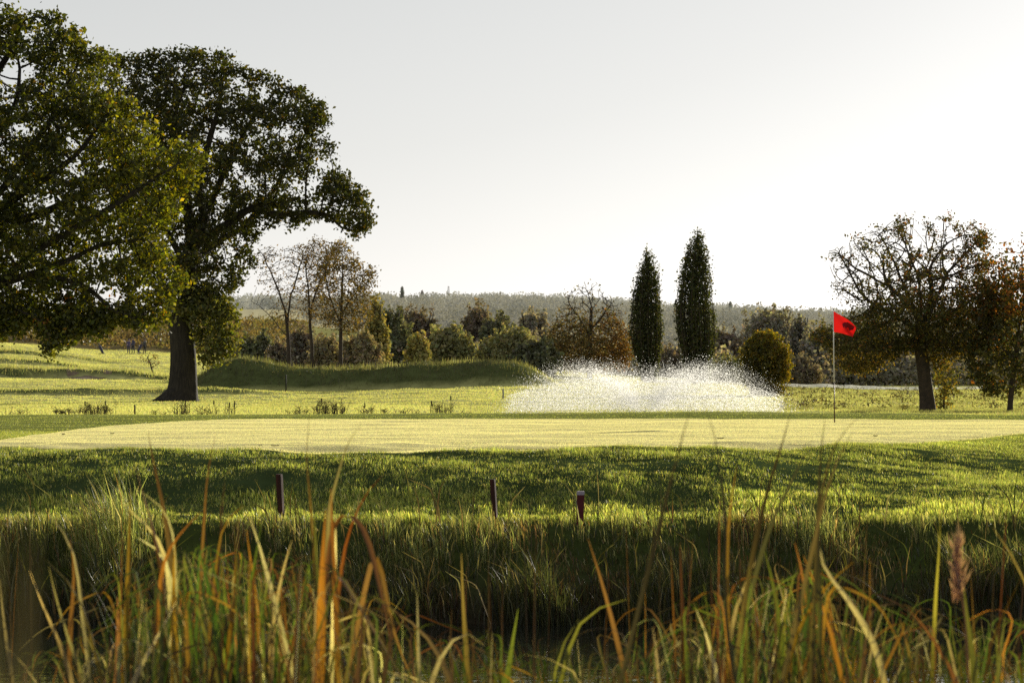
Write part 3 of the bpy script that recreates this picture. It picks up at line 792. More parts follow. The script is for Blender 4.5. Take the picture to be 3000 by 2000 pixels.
def ch_thin0(px, py):
    lo = np.clip((py - 720) / 220, 0, 1)
    edge = np.clip((px - 2450) / 160, .12, 1)
    return np.clip(.36 + lo * .32, 0, 1) * np.maximum(edge, np.clip((py - 870) / 80, 0, 1)) + np.clip((px - 2780) / 100, 0, 1) * .3
def ch_extra(C, px, py, cols):
    r_ = np.clip((px - 2560) / 250, .15, 1) * np.clip((960 - py) / 100, 0, 1)
    m_ = rng.uniform(size=len(px)) < r_ * .25; cols[m_] = cols[m_] * np.array([1.9, 1.0, .6])
    y_ = (py > 1030) & (rng.uniform(size=len(px)) < .3); cols[y_] = np.array([.28, .2, .03])
    return cols
sc_tree('chestnut_tree', 'rounded half bare tree with brown leaves and a thick dark trunk behind the flag', 'tree', 92.0, ch_poly, ch_trunk, 3600, 2.9, .085, CHEST, .13, .15, ch_limbs, .0095, .2, -.2, .9,
        'leaf', 'twig', per_node=2, per_attr=16, sigma=.13, thin=ch_thin, extra=ch_extra)
rt_poly = [(2850, 1110), (2835, 1040), (2860, 960), (2880, 860), (2900, 780), (2930, 720), (2970, 705), (3020, 690), (3100, 720), (3180, 800), (3200, 1000), (3120, 1120), (3000, 1160), (2920, 1165)]
RED = [((.08, .075, .018), 3), ((.13, .095, .02), 2), ((.26, .10, .018), 2), ((.32, .15, .02), 1), ((.055, .06, .016), 2)]
def rt_extra(C, px, py, cols):
    m_ = (py > 930) & (rng.uniform(size=len(px)) < .85); cols[m_] = pick_cols(int(m_.sum()), [((.05, .055, .014), 3), ((.08, .075, .02), 2)], .25); return cols
sc_tree('maple_tree', 'small dark tree with orange red upper leaves at the right edge', 'tree', 90.0, rt_poly, [(2958, 1216, 10), (2960, 1180, 8), (2966, 1120, 8), (2975, 1050, 8), (2985, 980, 7)], 620, 1.7, .12, RED, .17, .22,
        [[(2975, 1050, 0), (2920, 1000, 0), (2880, 950, 0)], [(2985, 980, 0), (3000, 860, 0), (2990, 760, 0)], [(2980, 1020, 0), (3060, 950, 0), (3110, 850, 0)]], .007, .08, -.2, 1, 'leaf', 'twig', per_node=6, per_attr=22, sigma=.14,
        thin=lambda px, py: np.clip((py - 700) / 200, .2, .72), extra=rt_extra)
# yellow sapling behind the chestnut trunk
sc_tree('sapling', 'yellow leaved young tree just right of the thick dark trunk', 'sapling', 97.0, [(2730, 1150), (2735, 1090), (2760, 1075), (2800, 1070), (2810, 1110), (2800, 1160), (2780, 1190), (2750, 1195)],
        [(2765, 1208, 3), (2766, 1160, 2.4), (2768, 1120, 2)], 90, .5, .1, [((.26, .2, .03), 2), ((.12, .12, .03), 2), ((.07, .08, .02), 2)], .12, .15, (), .005, .02, 0, 1, 'leaf', 'twig', per_node=2, per_attr=7, sigma=.09)

# ================================================================== BARE TREES BEHIND THE MOUND
BARE = [((.14, .10, .05), 2), ((.10, .08, .04), 2), ((.18, .12, .04), 1)]
sc_tree('bare_tree', 'leafless forked tree, leftmost of the three behind the grass mound', 'tree', 172.0, [(745, 900), (760, 800), (742, 740), (790, 715), (830, 720), (880, 708), (905, 760), (900, 840), (880, 900), (860, 980), (800, 930), (765, 880)],
        [(848, 1062, 7), (846, 1020, 5.5), (842, 960, 4.6), (836, 910, 3.8)], 1000, 1.6, .12, BARE, .18, .2, [[(836, 910, 0), (815, 850, 0), (790, 790, 0), (765, 740, 0)], [(842, 960, 0), (850, 880, 0), (870, 810, 0), (890, 740, 0)], [(844, 990, 0), (800, 935, 0), (760, 895, 0), (735, 880, 0)]],
        .0125, .085, -.25, .9, 'leaf', 'twig', per_node=0, per_attr=1, sigma=.15, group='bare trees behind the grass mound')
sc_tree('bare_tree', 'thin leafless tree, middle one of the three behind the grass mound', 'tree', 170.0, [(880, 900), (890, 800), (880, 730), (920, 700), (960, 705), (990, 740), (985, 820), (970, 880), (940, 930), (900, 940)],
        [(916, 1064, 6), (914, 1010, 5), (908, 950, 4.2), (912, 900, 3.5)], 1000, 1.5, .12, BARE, .18, .2, [[(912, 900, 0), (930, 840, 0), (960, 780, 0)], [(908, 950, 0), (905, 860, 0), (895, 780, 0)]],
        .0125, .08, -.25, .9, 'leaf', 'twig', per_node=0, per_attr=3, sigma=.16, group='bare trees behind the grass mound')
sc_tree('bare_tree', 'straight tree with sparse brown leaves, rightmost of the three behind the grass mound', 'tree', 168.0, [(940, 960), (950, 860), (930, 790), (960, 730), (990, 698), (1020, 715), (1045, 760), (1060, 790), (1095, 780), (1098, 830), (1080, 870), (1090, 930), (1060, 960), (1020, 980)],
        [(998, 1066, 7), (998, 1000, 5.5), (1000, 930, 4.6), (1002, 860, 3.6), (1004, 800, 2.6)], 1100, 1.7, .13, [((.16, .11, .04), 2), ((.1, .085, .035), 3), ((.2, .15, .05), 1)], .2, .25, [[(1000, 930, 0), (1030, 870, 0), (1070, 830, 0)], [(1000, 950, 0), (970, 880, 0), (955, 810, 0)]],
        .0125, .085, -.2, .9, 'leaf', 'twig', per_node=1, per_attr=5, sigma=.17, group='bare trees behind the grass mound', fork_from=.35)

# sapling beside the oak trunk, mid tree in the scrub
sc_tree('sapling', 'thin leaning bare sapling just left of the big oak trunk', 'sapling', 205.0, [(405, 1060), (410, 1035), (440, 1030), (470, 1040), (480, 1065), (450, 1078), (425, 1075)], [(450, 1102, 2.6), (446, 1085, 2.2), (440, 1065, 1.8), (432, 1045, 1.3)], 70, .7, .14,
        BARE, .2, .24, (), .012, .04, 0, 1, "leaf", 'twig', per_node=0, per_attr=1, sigma=.1)
# beech with twiggy top
BEECH = [((.15, .12, .055), 3), ((.18, .13, .055), 2), ((.12, .115, .05), 2), ((.2, .12, .04), 1)]
bp_ = [(1612, 1060), (1600, 1000), (1618, 930), (1640, 890), (1660, 860), (1690, 835), (1715, 820), (1745, 822), (1775, 845), (1805, 870), (1825, 900), (1820, 940), (1845, 970), (1850, 1030), (1830, 1075), (1740, 1085), (1660, 1085)]
def be_thin(px, py): return np.clip((py - 890) / 150, .02, 1)
def be_extra(C, px, py, cols):
    o_ = np.clip((px - 1720) / 100, 0, 1) * np.clip((py - 900) / 100, 0, 1); cols = cols * (1 + o_[:, None] * np.array([.3, .0, -.1])); return cols
sc_tree('beech_tree', 'domed tree with bare twiggy top and russet lower leaves left of the poplars', 'tree', 178.0, bp_, [(1728, 1100, 8), (1728, 1060, 7), (1729, 1010, 6.5), (1731, 950, 5), (1733, 900, 4)], 2000, 2.2, .15, BEECH, .19, .22,
        [[(1730, 980, 0), (1705, 945, 0), (1690, 920, 0)], [(1730, 970, 0), (1758, 935, 0), (1775, 910, 0)]], .014, .12, -.3, .9, 'shrub_leaf', 'twig', per_node=2, per_attr=8, sigma=.2, thin=be_thin, extra=be_extra, fork_from=.3)


# ================================================================== POPLARS
def poplar(label, axis, foot, top, outline, d, n_stem, palette):
    s = d / F; x0 = (axis - 1500) * s; gz = float(ground_z(x0, d))
    root = empty('poplar_tree', (x0, d, gz), label, 'tree', 'columnar poplars behind the fountain')
    o = np.array(outline, float)  # rows: py, left px, right px
    g = Geo(); Cs = []
    ztop = CZ + (HY - top) * s; H = ztop - gz
    tube(g, np.array([[x0, d, gz - .1], [x0, d, gz + H * .3], [x0 + .05, d, gz + H * .9]]), [.2, .14, .03], 8)
    for k in range(n_stem):
        r_ = math.sqrt((k + .5) / n_stem); a_ = k * 2.39996 + rng.normal(0, .2); a, b = r_ * math.cos(a_), r_ * math.sin(a_)
        r = math.hypot(a, b)
        topf = 1 - .42 * r ** 1.8 * rng.uniform(.1, 1.3) - .03 * rng.uniform()
        nn = 34; t = np.linspace(.04, 1, nn); zz = gz + (foot - 0) * 0 + H * t * topf
        py = HY - (zz - CZ) / s
        lw = np.interp(py, o[:, 0], o[:, 1]); rw = np.interp(py, o[:, 0], o[:, 2])
        cx = (lw + rw) / 2; hw = (rw - lw) / 2
        xx = (cx + a * hw * 1.0 - 1500) * s; yy = d + b * hw * s * .9
        yy = np.full(nn, 1.0) * yy
        pts = np.stack([xx, yy, zz], 1); tube(g, pts[::4], np.linspace(.04, .01, len(pts[::4])), 4, cap=False)
        w_ = (t > .06)
        w_ &= np.sin(t * rng.uniform(9, 16) + rng.uniform(0, 6)) > -.9
        c = np.repeat(pts[w_], 10, 0)
        Cs.append(c + rng.normal(0, 1, c.shape) * np.array([.11, .12, .16]))
    C = np.concatenate(Cs); cols = pick_cols(len(C), palette, .28)
    v, q, c = leaf_cards(C, np.full(len(C), .125), cols, .75, .4)
    g.build('trunk', M['twig'], root, True)
    mesh_np('crown', v, q, M['leaf'], root, c)

POP = [((.05, .065, .02), 4), ((.075, .085, .025), 2), ((.035, .045, .016), 2), ((.10, .09, .03), .8)]
poplar('shorter columnar poplar, the left one of the pair behind the fountain', 1896, 1085, 728, [(725, 1888, 1898), (745, 1880, 1915), (790, 1868, 1930), (850, 1855, 1935), (900, 1850, 1937), (950, 1842, 1940), (1000, 1848, 1938), (1050, 1862, 1932), (1090, 1880, 1920)], 176.0, 52, POP)
poplar('taller pointed poplar, the right one of the pair behind the fountain', 2036, 1080, 673, [(670, 2040, 2054), (700, 2022, 2070), (760, 2000, 2078), (830, 1985, 2085), (900, 1976, 2092), (960, 1978, 2096), (1000, 1985, 2096), (1040, 1998, 2088), (1090, 2010, 2075)], 174.0, 64, POP)

# round clipped tree right of the fountain
egg = [(2205, 1155), (2188, 1125), (2180, 1085), (2174, 1040), (2184, 1010), (2205, 990), (2225, 978), (2250, 974), (2275, 985), (2292, 1005), (2308, 1030), (2312, 1075), (2306, 1110), (2296, 1140), (2275, 1158)]
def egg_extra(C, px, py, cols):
    k = np.clip((px - 2235) / 70, 0, 1) * .8 + np.clip((1010 - py) / 40, 0, 1) * .7; return cols * (1 + k[:, None] * np.array([.9, .6, .1]))  # sun rim painted into the leaf colour on the right and top
sc_tree('hornbeam_tree', 'egg shaped golden edged small tree right of the water spray', 'tree', 132.0, egg, [(2245, 1166, 5), (2244, 1120, 4), (2243, 1080, 3)], 620, 1.05, .12, [((.08, .08, .018), 3), ((.12, .10, .02), 2), ((.17, .12, .02), 1), ((.05, .055, .016), 2)],
        .15, .2, (), .008, .05, -.35, 1.2, 'oak_leaf', 'twig', per_node=4, per_attr=20, sigma=.12, extra=egg_extra)

# ================================================================== MIDDLE-DISTANCE SHRUBS
DKG = [((0.171, 0.182, 0.114), 3), ((0.205, 0.217, 0.126), 2), ((0.148, 0.154, 0.114), 2)]  # these palettes are lightened and greyed, haze put into the leaf colour
OLV = [((0.274, 0.274, 0.144), 3), ((0.228, 0.239, 0.132), 2), ((0.342, 0.319, 0.156), 1)]
YEL = [((0.342, 0.308, 0.120), 3), ((0.274, 0.274, 0.120), 2), ((0.433, 0.353, 0.132), 1)]
BRN = [((0.239, 0.205, 0.162), 3), ((0.199, 0.177, 0.144), 2), ((0.274, 0.228, 0.168), 1)]
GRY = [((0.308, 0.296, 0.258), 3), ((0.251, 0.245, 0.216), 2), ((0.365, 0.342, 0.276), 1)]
SPK = [((0.331, 0.285, 0.192), 3), ((0.251, 0.234, 0.156), 2), ((0.410, 0.353, 0.252), 1)]
S = [
    (728, 968, 42, 1058, 196, DKG, 'dark conical bush between the oak trunk and the first bare tree', 1700),
    (772, 955, 34, 1060, 192, DKG, 'dark bush just left of the first bare tree', 1500),
    (690, 985, 30, 1056, 200, OLV, 'olive bush peeping out right of the oak trunk shoots', 1200),
    (815, 985, 42, 1064, 190, BRN, 'brown thicket around the foot of the first bare tree', 1700),
    (880, 940, 62, 1066, 200, BRN, 'tall brown thicket between the first and middle bare trees', 2400),
    (955, 965, 52, 1068, 186, SPK, 'grey brown scrub between the middle and last bare trees', 2000),
    (1062, 965, 68, 1070, 176, SPK, 'glittering tan bush right of the last bare tree', 3200),
    (1105, 852, 34, 1068, 184, YEL, 'slim yellow leaved tree right of the bare trees', 2000),
    (1150, 868, 62, 1070, 200, DKG, 'dark green tree behind the slim yellow one', 2600),
    (1228, 878, 78, 1072, 206, BRN, 'dark brown domed tree above the middle of the mound', 3200),
    (1225, 965, 40, 1076, 172, YEL, 'small yellow green tree with thin stem on top of the mound', 1500),
    (1318, 935, 80, 1076, 186, OLV, 'olive green bush behind the centre of the mound', 3200),
    (1400, 872, 74, 1074, 212, BRN, 'tall dark tree behind the olive bush', 3000),
    (1455, 905, 70, 1074, 208, DKG, 'dark tree right of the tall dark one', 2800),
    (1495, 950, 92, 1080, 184, OLV, 'wide green bush near the right end of the mound', 3600),
    (1560, 880, 62, 1076, 216, GRY, 'pale grey green tree behind the wide bush', 2600),
    (1565, 985, 84, 1090, 172, DKG, 'low dark bush left of the domed russet tree', 3000),
    (1905, 1000, 66, 1090, 205, GRY, 'grey brown bush behind the shorter poplar', 2400),
    (1965, 1010, 52, 1092, 200, BRN, 'brown bush in the gap between the poplars', 1900),
    (2125, 955, 72, 1100, 206, BRN, 'grey brown bush right of the taller poplar', 2800),
    (2258, 868, 104, 1120, 214, GRY, 'large pale topped willow above the egg shaped tree', 5200),
    (2345, 890, 44, 1120, 208, GRY, 'narrow pale tree at the right shoulder of the large willow', 1900),
    (2410, 925, 70, 1130, 204, GRY, 'hazy grey bush just left of the flag', 2600),
    (2130, 1040, 60, 1110, 190, OLV, 'low olive bush left of the egg shaped tree', 1800),
    (2330, 1030, 70, 1132, 196, BRN, 'low dark brown bush between egg shaped tree and flag', 2200),
]
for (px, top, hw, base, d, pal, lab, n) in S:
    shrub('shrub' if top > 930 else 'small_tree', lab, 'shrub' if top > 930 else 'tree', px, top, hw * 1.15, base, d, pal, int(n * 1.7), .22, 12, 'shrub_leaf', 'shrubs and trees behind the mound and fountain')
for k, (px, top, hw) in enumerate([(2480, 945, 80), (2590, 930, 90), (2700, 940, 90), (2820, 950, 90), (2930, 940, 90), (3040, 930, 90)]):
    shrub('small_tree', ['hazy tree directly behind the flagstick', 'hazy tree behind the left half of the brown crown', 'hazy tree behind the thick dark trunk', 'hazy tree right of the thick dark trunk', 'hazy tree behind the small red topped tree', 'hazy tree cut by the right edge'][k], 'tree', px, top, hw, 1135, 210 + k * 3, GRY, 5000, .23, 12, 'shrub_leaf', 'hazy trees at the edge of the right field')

# continuous undergrowth under them
def hedge_mass(name, label, spans, pal, n, leaf, hgt, mat):
    Cs = []
    for (p0, p1, d0, d1, k) in spans:
        px = rng.uniform(p0, p1, k); d = rng.uniform(d0, d1, k); x = (px - 1500) / F * d
        z = ground_z(x, d); hh = hgt * (.55 + .45 * np.clip(wob(x, d, 6) + .6, 0, 1.6))
        Cs.append(np.stack([x, d, z + rng.uniform(0, 1, k) ** .8 * hh], 1))
    C = np.concatenate(Cs)
    v, q, c = leaf_cards(C, np.full(len(C), leaf), pick_cols(len(C), pal, .35))
    o = mesh_np(name, v, q, M[mat], None, c); tag(o, label, kind='stuff'); return o
hedge_mass('undergrowth', 'tangled brown undergrowth along the field edge', [(680, 1640, 198, 212, 9000), (1600, 2450, 198, 215, 9000)], BRN + GRY, 0, .3, 2.4, 'shrub_leaf')
hedge_mass('undergrowth', 'dark hedge bottom along the far side of the right field', [(2080, 3300, 206, 218, 12000)], GRY, 0, .3, 3.2, 'shrub_leaf')

# scrub on the left hillside
px = rng.uniform(-500, 900, 1500); d = rng.uniform(352, 520, 1500); x = (px - 1500) / F * d; z = ground_z(x, d)
Cs = []; cc = []
for a, b_, c_ in zip(x, d, z):
    r = rng.uniform(.4, 1.7); k = int(16 + 16 * r)
    Cs.append(np.array([a, b_, c_ + r * .35]) + rng.normal(0, 1, (k, 3)) * np.array([r * .7, r * .7, r * .35]))
    base = np.array([(.16, .12, .06), (.11, .105, .05), (.20, .16, .075), (.09, .07, .045), (.13, .13, .06)][rng.integers(5)])
    cc.append(np.tile(base, (k, 1)))
C = np.concatenate(Cs); cc = np.concatenate(cc) * np.exp(rng.normal(0, .3, len(C)))[:, None]
v, q, c = leaf_cards(C, np.full(len(C), .42), cc)
o = mesh_np('bracken', v, q, M['leaf'], None, c); tag(o, 'tan and olive scrub covering the left hillside', kind='stuff')

# far woodland on the ridge
FARP = [((.57, .57, .51), 3), ((.61, .60, .53), 2), ((.53, .535, .485), 2)]  # distance haze painted in as pale grey leaf colour
Cs = []; cc = []
def far_tree(x, d, h, w, k, colr):
    z = float(ground_z(x, d))
    u = rng.normal(0, 1, (k, 3)); u /= np.linalg.norm(u, axis=1)[:, None]; u *= rng.uniform(.4, 1, k)[:, None]
    Cs.append(np.array([x, d, z + h * .55]) + u * np.array([w, w, h * .5])); cc.append(np.tile(colr, (k, 1)) * np.exp(rng.normal(0, .05, k))[:, None])
for i in range(900):
    px = rng.uniform(650, 3300); d = rng.uniform(1250, 1560)
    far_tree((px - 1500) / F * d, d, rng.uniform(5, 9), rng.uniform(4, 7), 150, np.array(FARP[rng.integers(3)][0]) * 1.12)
for i in range(330):
    px = rng.uniform(1050, 3200); d = rng.uniform(800, 1050)
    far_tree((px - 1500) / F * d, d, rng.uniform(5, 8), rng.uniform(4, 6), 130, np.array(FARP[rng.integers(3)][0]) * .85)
for i in range(150):
    px = rng.uniform(900, 3200); d = rng.uniform(520, 640)
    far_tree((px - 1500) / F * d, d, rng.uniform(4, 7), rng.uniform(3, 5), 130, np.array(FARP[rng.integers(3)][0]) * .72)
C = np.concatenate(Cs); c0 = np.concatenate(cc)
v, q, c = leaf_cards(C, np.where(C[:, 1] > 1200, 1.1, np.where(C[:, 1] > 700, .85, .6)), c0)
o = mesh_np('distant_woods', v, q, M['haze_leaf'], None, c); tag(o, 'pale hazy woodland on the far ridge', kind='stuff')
def conifer(label, px, top, d, hw, fac):
    x = (px - 1500) / F * d; z = float(ground_z(x, d)); zt = CZ + (HY - top) / F * d; H = zt - z
    root = empty('conifer_tree', (x, d, z), label, 'tree', 'conifers on the far ridge')
    k = 260; t = rng.uniform(0, 1, k) ** .8; r = hw / F * d * (1 - t) ** .8 * rng.uniform(.3, 1, k); a = rng.uniform(0, 6.28, k)
    C = np.stack([x + r * np.cos(a), d + r * np.sin(a), z + t * H], 1)
    v, q, c = leaf_cards(C, np.full(k, 1.5), pick_cols(k, FARP, .15) * fac); mesh_np('crown', v, q, M['haze_leaf'], root, c)
    g = Geo(); tube(g, [[x, d, z - .5], [x, d, z + H * .9]], [.4, .08], 6); g.build('trunk', M['pale_twig'], root)
conifer('dark spire shaped conifer on the ridge right of the bare trees', 1178, 842, 1180, 9, .8)
conifer('short pointed conifer on the ridge, just left of the mast', 1237, 853, 1250, 7, 1.0)
conifer('pale conical conifer on the far ridge, right of the taller poplar', 2140, 885, 1150, 10, 1.0)
conifer('small pale spire on the far ridge behind the flag', 2405, 905, 1150, 7, 1.2)
# lattice mast on the ridge
d = 1400.0; x = (1314 - 1500) / F * d; z = float(ground_z(x, d)); H = CZ + (HY - 838) / F * d - z
root = empty('lattice_mast', (x, d, z), 'slender pale lattice mast rising from the far ridge', 'mast')
g = Geo()
for sx, sy in ((-1, -1), (1, -1), (1, 1), (-1, 1)): tube(g, [[x + sx * .8, d + sy * .8, z - .3], [x + sx * .25, d + sy * .25, z + H]], [.16, .1], 5)
m_mast = plain_mat('mast_steel', (.5, .5, .48), .6)
g.build('frame', m_mast, root)
g = Geo()
for k in range(10):
    a, b_ = z + H * k / 10, z + H * (k + 1) / 10; wa, wb = .8 - .055 * k, .8 - .055 * (k + 1); sgn = 1 if k % 2 else -1
    tube(g, [[x - sgn * wa, d - wa, a], [x + sgn * wb, d - wb, b_]], [.07, .07], 4); tube(g, [[x - wa, d - wa, a], [x + wa, d - wa, a]], [.07, .07], 4)
g.build('bracing', m_mast, root)

# pale track along the far side of the right field
xs = np.linspace(9, 30, 60); yy = 181 - .18 * (xs - 9)
va = np.stack([xs, yy - 1.3, ground_z(xs, yy - 1.3) + .09], 1); vb = np.stack([xs, yy + 1.6, ground_z(xs, yy + 1.6) + .16], 1)
o = mesh_np('path', np.concatenate([va, vb]), [[k, k + 1, 61 + k, 60 + k] for k in range(59)], noise_mat('path_turf', (.32, .33, .2), (.5, .48, .34), 3), None); tag(o, kind='structure')
# ================================================================== FOUNTAIN
fx, fy, fz = 4.3, 92.0, CZ - 1.45
root = empty('fountain', (fx, fy, fz), 'white spray of a pond fountain rising behind the putting green', 'fountain')
def droplets(n, vmin, vmax, el0, el1, size, bias=None):
    a = np.where(rng.uniform(size=n) < .5, 0, math.pi) + rng.normal(0, .8, n); el = np.radians(rng.normal(el0, el1, n)); v = rng.uniform(vmin, vmax, n) * 1.03
    tf = 2 * v * np.sin(el) / 9.81
    t = rng.uniform(.10, 1.02, n) * tf
    r = v * np.cos(el) * t; z = v * np.sin(el) * t - 4.905 * t * t
    sp = .05 + .22 * (t / np.maximum(tf, .01))
    return np.stack([fx + r * np.cos(a), fy + r * np.sin(a), fz + .1 + z], 1) + rng.normal(0, 1, (n, 3)) * sp[:, None] * np.array([1, 1, .6])
def fill(n, zmax):
    r = 4.5 * rng.uniform(0, 1, n) ** .6; a = np.where(rng.uniform(size=n) < .5, 0, math.pi) + rng.normal(0, .95, n)
    z = rng.uniform(.12, 1, n) * zmax * (1 - .55 * (r / 4.6) ** 3)
    return np.stack([fx + r * np.cos(a), fy + r * np.sin(a), fz + .1 + z], 1)
C = np.concatenate([droplets(84000, 5.95, 6.9, 50, 4.2, 0), droplets(50000, 5.2, 6.6, 46, 6, 0), droplets(16000, 3.8, 6.3, 38, 9, 0), droplets(22000, 5.0, 6.5, 34, 9, 0), fill(100000, 1.2)])
C = C[C[:, 2] > fz - .05]
n = len(C); R = np.exp(rng.normal(-5.55, .5, n))
nr = rng.normal(0, 1, (n, 3)) * np.array([1, 1.3, .5]); nr /= np.linalg.norm(nr, axis=1)[:, None]
ta = np.cross(nr, rng.normal(0, 1, (n, 3))); ta /= np.linalg.norm(ta, axis=1)[:, None] + 1e-9; tb = np.cross(nr, ta)
th_ = np.linspace(0, 2 * math.pi, 6, endpoint=False)
vv = C[:, None, :] + R[:, None, None] * (np.cos(th_)[None, :, None] * ta[:, None, :] + np.sin(th_)[None, :, None] * tb[:, None, :])
o = mesh_np('water_spray', vv.reshape(-1, 3), np.arange(n * 6).reshape(-1, 6), M['droplet'], root)
o['kind'] = 'stuff'
g = Geo(); th_ = np.linspace(0, 6.283, 25)
tube(g, np.stack([fx + .45 * np.cos(th_), fy + .45 * np.sin(th_), np.full(25, fz - .04)], 1), np.full(25, .12), 8)
g.build('float_ring', plain_mat('float_plastic', (.03, .03, .03), .5), root, True)
g = Geo(); tube(g, [[fx, fy, fz - .2], [fx, fy, fz + .12], [fx, fy, fz + .2]], [.09, .09, .05], 12); g.build('nozzle', plain_mat('nozzle_metal', (.2, .2, .2), .4), root, True)

# ================================================================== FLAGSTICK
d = 55.5; fb = P(2445, 1241, d); fx0, gz = fb[0], float(ground_z(fb[0], d)) + .01
root = empty('golf_flagstick', (fx0, d, gz), 'golf hole flagstick with red flag on a white and maroon pole', 'flagstick')
s = d / F
def zpx(py): return CZ + (HY - py) * s
xt = (2441 - 1500) * s
def px_at(z): return fx0 + (xt - fx0) * (z - gz) / (zpx(908) - gz)
g = Geo(); z0, z1 = gz - .05, zpx(1121); tube(g, [[px_at(z0), d, z0], [px_at(z1), d, z1]], [.0105, .0105], 12); g.build('pole_lower', plain_mat('pole_maroon', (.07, .012, .012), .4), root, True)
g = Geo(); z0, z1 = zpx(1121), zpx(908); tube(g, [[px_at(z0), d, z0], [px_at(z1), d, z1]], [.0095, .0095], 12); g.build('pole_upper', plain_mat('pole_white', (.7, .7, .68), .4), root, True)
g = Geo(); tube(g, [[px_at(z1), d, z1 - .01], [px_at(z1), d, z1 + .025]], [.014, .008], 10); g.build('cap', plain_mat('cap_dark', (.03, .02, .02), .5), root, True)
# flag cloth: sagging to the right
nu_, nv_ = 26, 18
uu, vv_ = np.meshgrid(np.linspace(0, 1, nu_), np.linspace(0, 1, nv_), indexing='ij')
tl, tr_, br, bl = np.array([2441, 911.]), np.array([2509, 958.]), np.array([2497, 987.]), np.array([2441, 972.])
ctl = np.array([2478, 930.]); cbl = np.array([2470, 975.])
def q3(a, c, b, t): return a * (1 - t) ** 2 + 2 * c * t * (1 - t) + b * t ** 2
topc = np.stack([q3(tl[k], ctl[k], tr_[k], uu) for k in (0, 1)], -1); botc = np.stack([q3(bl[k], cbl[k], br[k], uu) for k in (0, 1)], -1)
pxy = topc * (1 - vv_[..., None]) + botc * vv_[..., None]
dep = d + .07 * np.sin(uu * 8 + vv_ * 2.6) * uu ** .6 + .06 * np.sin((uu - vv_) * 6) * uu - .05 * uu
vx = (pxy[..., 0] - 1500) * s; vz = CZ + (HY - pxy[..., 1]) * s
Vf = np.stack([vx, dep, vz], -1).reshape(-1, 3)
i = np.arange(nu_ - 1)[:, None] * nv_; j = np.arange(nv_ - 1)[None]
Qf = np.stack([i + j, i + j + 1, i + nv_ + j + 1, i + nv_ + j], -1).reshape(-1, 4)
o = mesh_np('flag', Vf, Qf, plain_mat('flag_cloth', (.42, .008, .008), .8, .42, (.62, .008, .006)), root, None, True)
# dark jagged emblem printed on the cloth
def cloth(u, v, off):
    a = np.array([q3(tl[k], ctl[k], tr_[k], u) for k in (0, 1)]); b_ = np.array([q3(bl[k], cbl[k], br[k], u) for k in (0, 1)])
    p = a * (1 - v) + b_ * v; dd = d + .07 * math.sin(u * 8 + v * 2.6) * u ** .6 + .06 * math.sin((u - v) * 6) * u - .05 * u + off
    return [(p[0] - 1500) * s, dd, CZ + (HY - p[1]) * s]
def printed(name, shapes, parent, mat, off):
    g = Geo()
    for u0, u1, lo, hi in shapes:
        m_ = 10; vs = []
        for k in range(m_ + 1):
            u = u0 + (u1 - u0) * k / m_; f = k / m_
            l = np.interp(f, *zip(*lo)); h_ = np.interp(f, *zip(*hi))
            for t in (0, .33, .66, 1): vs.append(cloth(u, l + (h_ - l) * t, off))
        q = [[4 * k + e, 4 * k + e + 1, 4 * k + e + 5, 4 * k + e + 4] for k in range(m_) for e in range(3)]
        g.add(vs, q)
    return g.build(name, mat, parent, True)
dark = plain_mat('flag_print', (.3, .006, .025), .8, .4, (.42, .008, .035))
for off in (-.004, .004):
    printed('emblem', [(.40, .58, [(0, .42), (.5, .26), (1, .20)], [(0, .50), (.45, .68), (.6, .50), (1, .62)]), (.58, .92, [(0, .16), (1, .10)], [(0, .60), (.35, .42), (.6, .62), (1, .40)])], o, dark, off)

# ================================================================== HAZARD STAKES
wood = noise_mat('stake_wood', (.028, .008, .004), (.07, .018, .01), 14, .95, .3, (1, 1, .2))
red_paint = noise_mat('stake_paint', (.07, .008, .01), (.11, .016, .02), 10, .9, .2)
def stake(label, pts, wpx, d, mat, cap=False, rot=.5, lit=False):
    s = d / F
    (xb, yb), (xt, yt) = pts
    x0 = (xb - 1500) * s; gz = float(ground_z(x0, d)); zt = CZ + (HY - yt) * s; x1 = (xt - 1500) * s
    root = empty('hazard_stake', (x0, d, gz), label, 'stake', 'red hazard stakes along the pond bank')
    g = Geo(); hw = wpx * s / 2 * .82
    P0 = np.array([x0, d, gz - .15]); P1 = np.array([x1, d, zt])
    ca, sa = math.cos(rot), math.sin(rot)
    corners = np.array([[ca, sa], [-sa, ca], [-ca, -sa], [sa, -ca]]) * hw * 1.3
    V = []
    for t, f in ((0, 1), (.5, 1), (.97, 1), (1, .88)):
        c = P0 + (P1 - P0) * t
        for q in corners * f: V.append([c[0] + q[0], c[1] + q[1], c[2]])
    Q = [[4 * r + e, 4 * r + (e + 1) % 4, 4 * r + 4 + (e + 1) % 4, 4 * r + 4 + e] for r in range(3) for e in range(4)] + [[12, 13, 14, 15]]
    g.add(V, Q); g.build('post', mat, root)
    if cap:
        g = Geo(); c = P1; V = []
        for zz, f in ((-.03, 1.06), (.006, 1.06), (.012, .9)):
            for q in corners * f: V.append([c[0] + q[0], c[1] + q[1], c[2] + zz])
        Q = [[4 * r + e, 4 * r + (e + 1) % 4, 4 * r + 4 + (e + 1) % 4, 4 * r + 4 + e] for r in range(2) for e in range(4)] + [[8, 9, 10, 11]]
        g.add(V, Q); g.build('cap', plain_mat('cap_white', (.42, .36, .42), .8), root)
stake('tall thin dark red stake, leftmost of the three on the bank', ((826, 1525), (818, 1388)), 21, 32.6, wood)
stake('leaning thin dark red stake, middle one of the three on the bank', ((1453, 1535), (1443, 1403)), 18, 32.3, wood)
stake('short thick maroon post with white top on the bank', ((1698, 1550), (1701, 1441)), 28, 31.9, red_paint, True, .78)
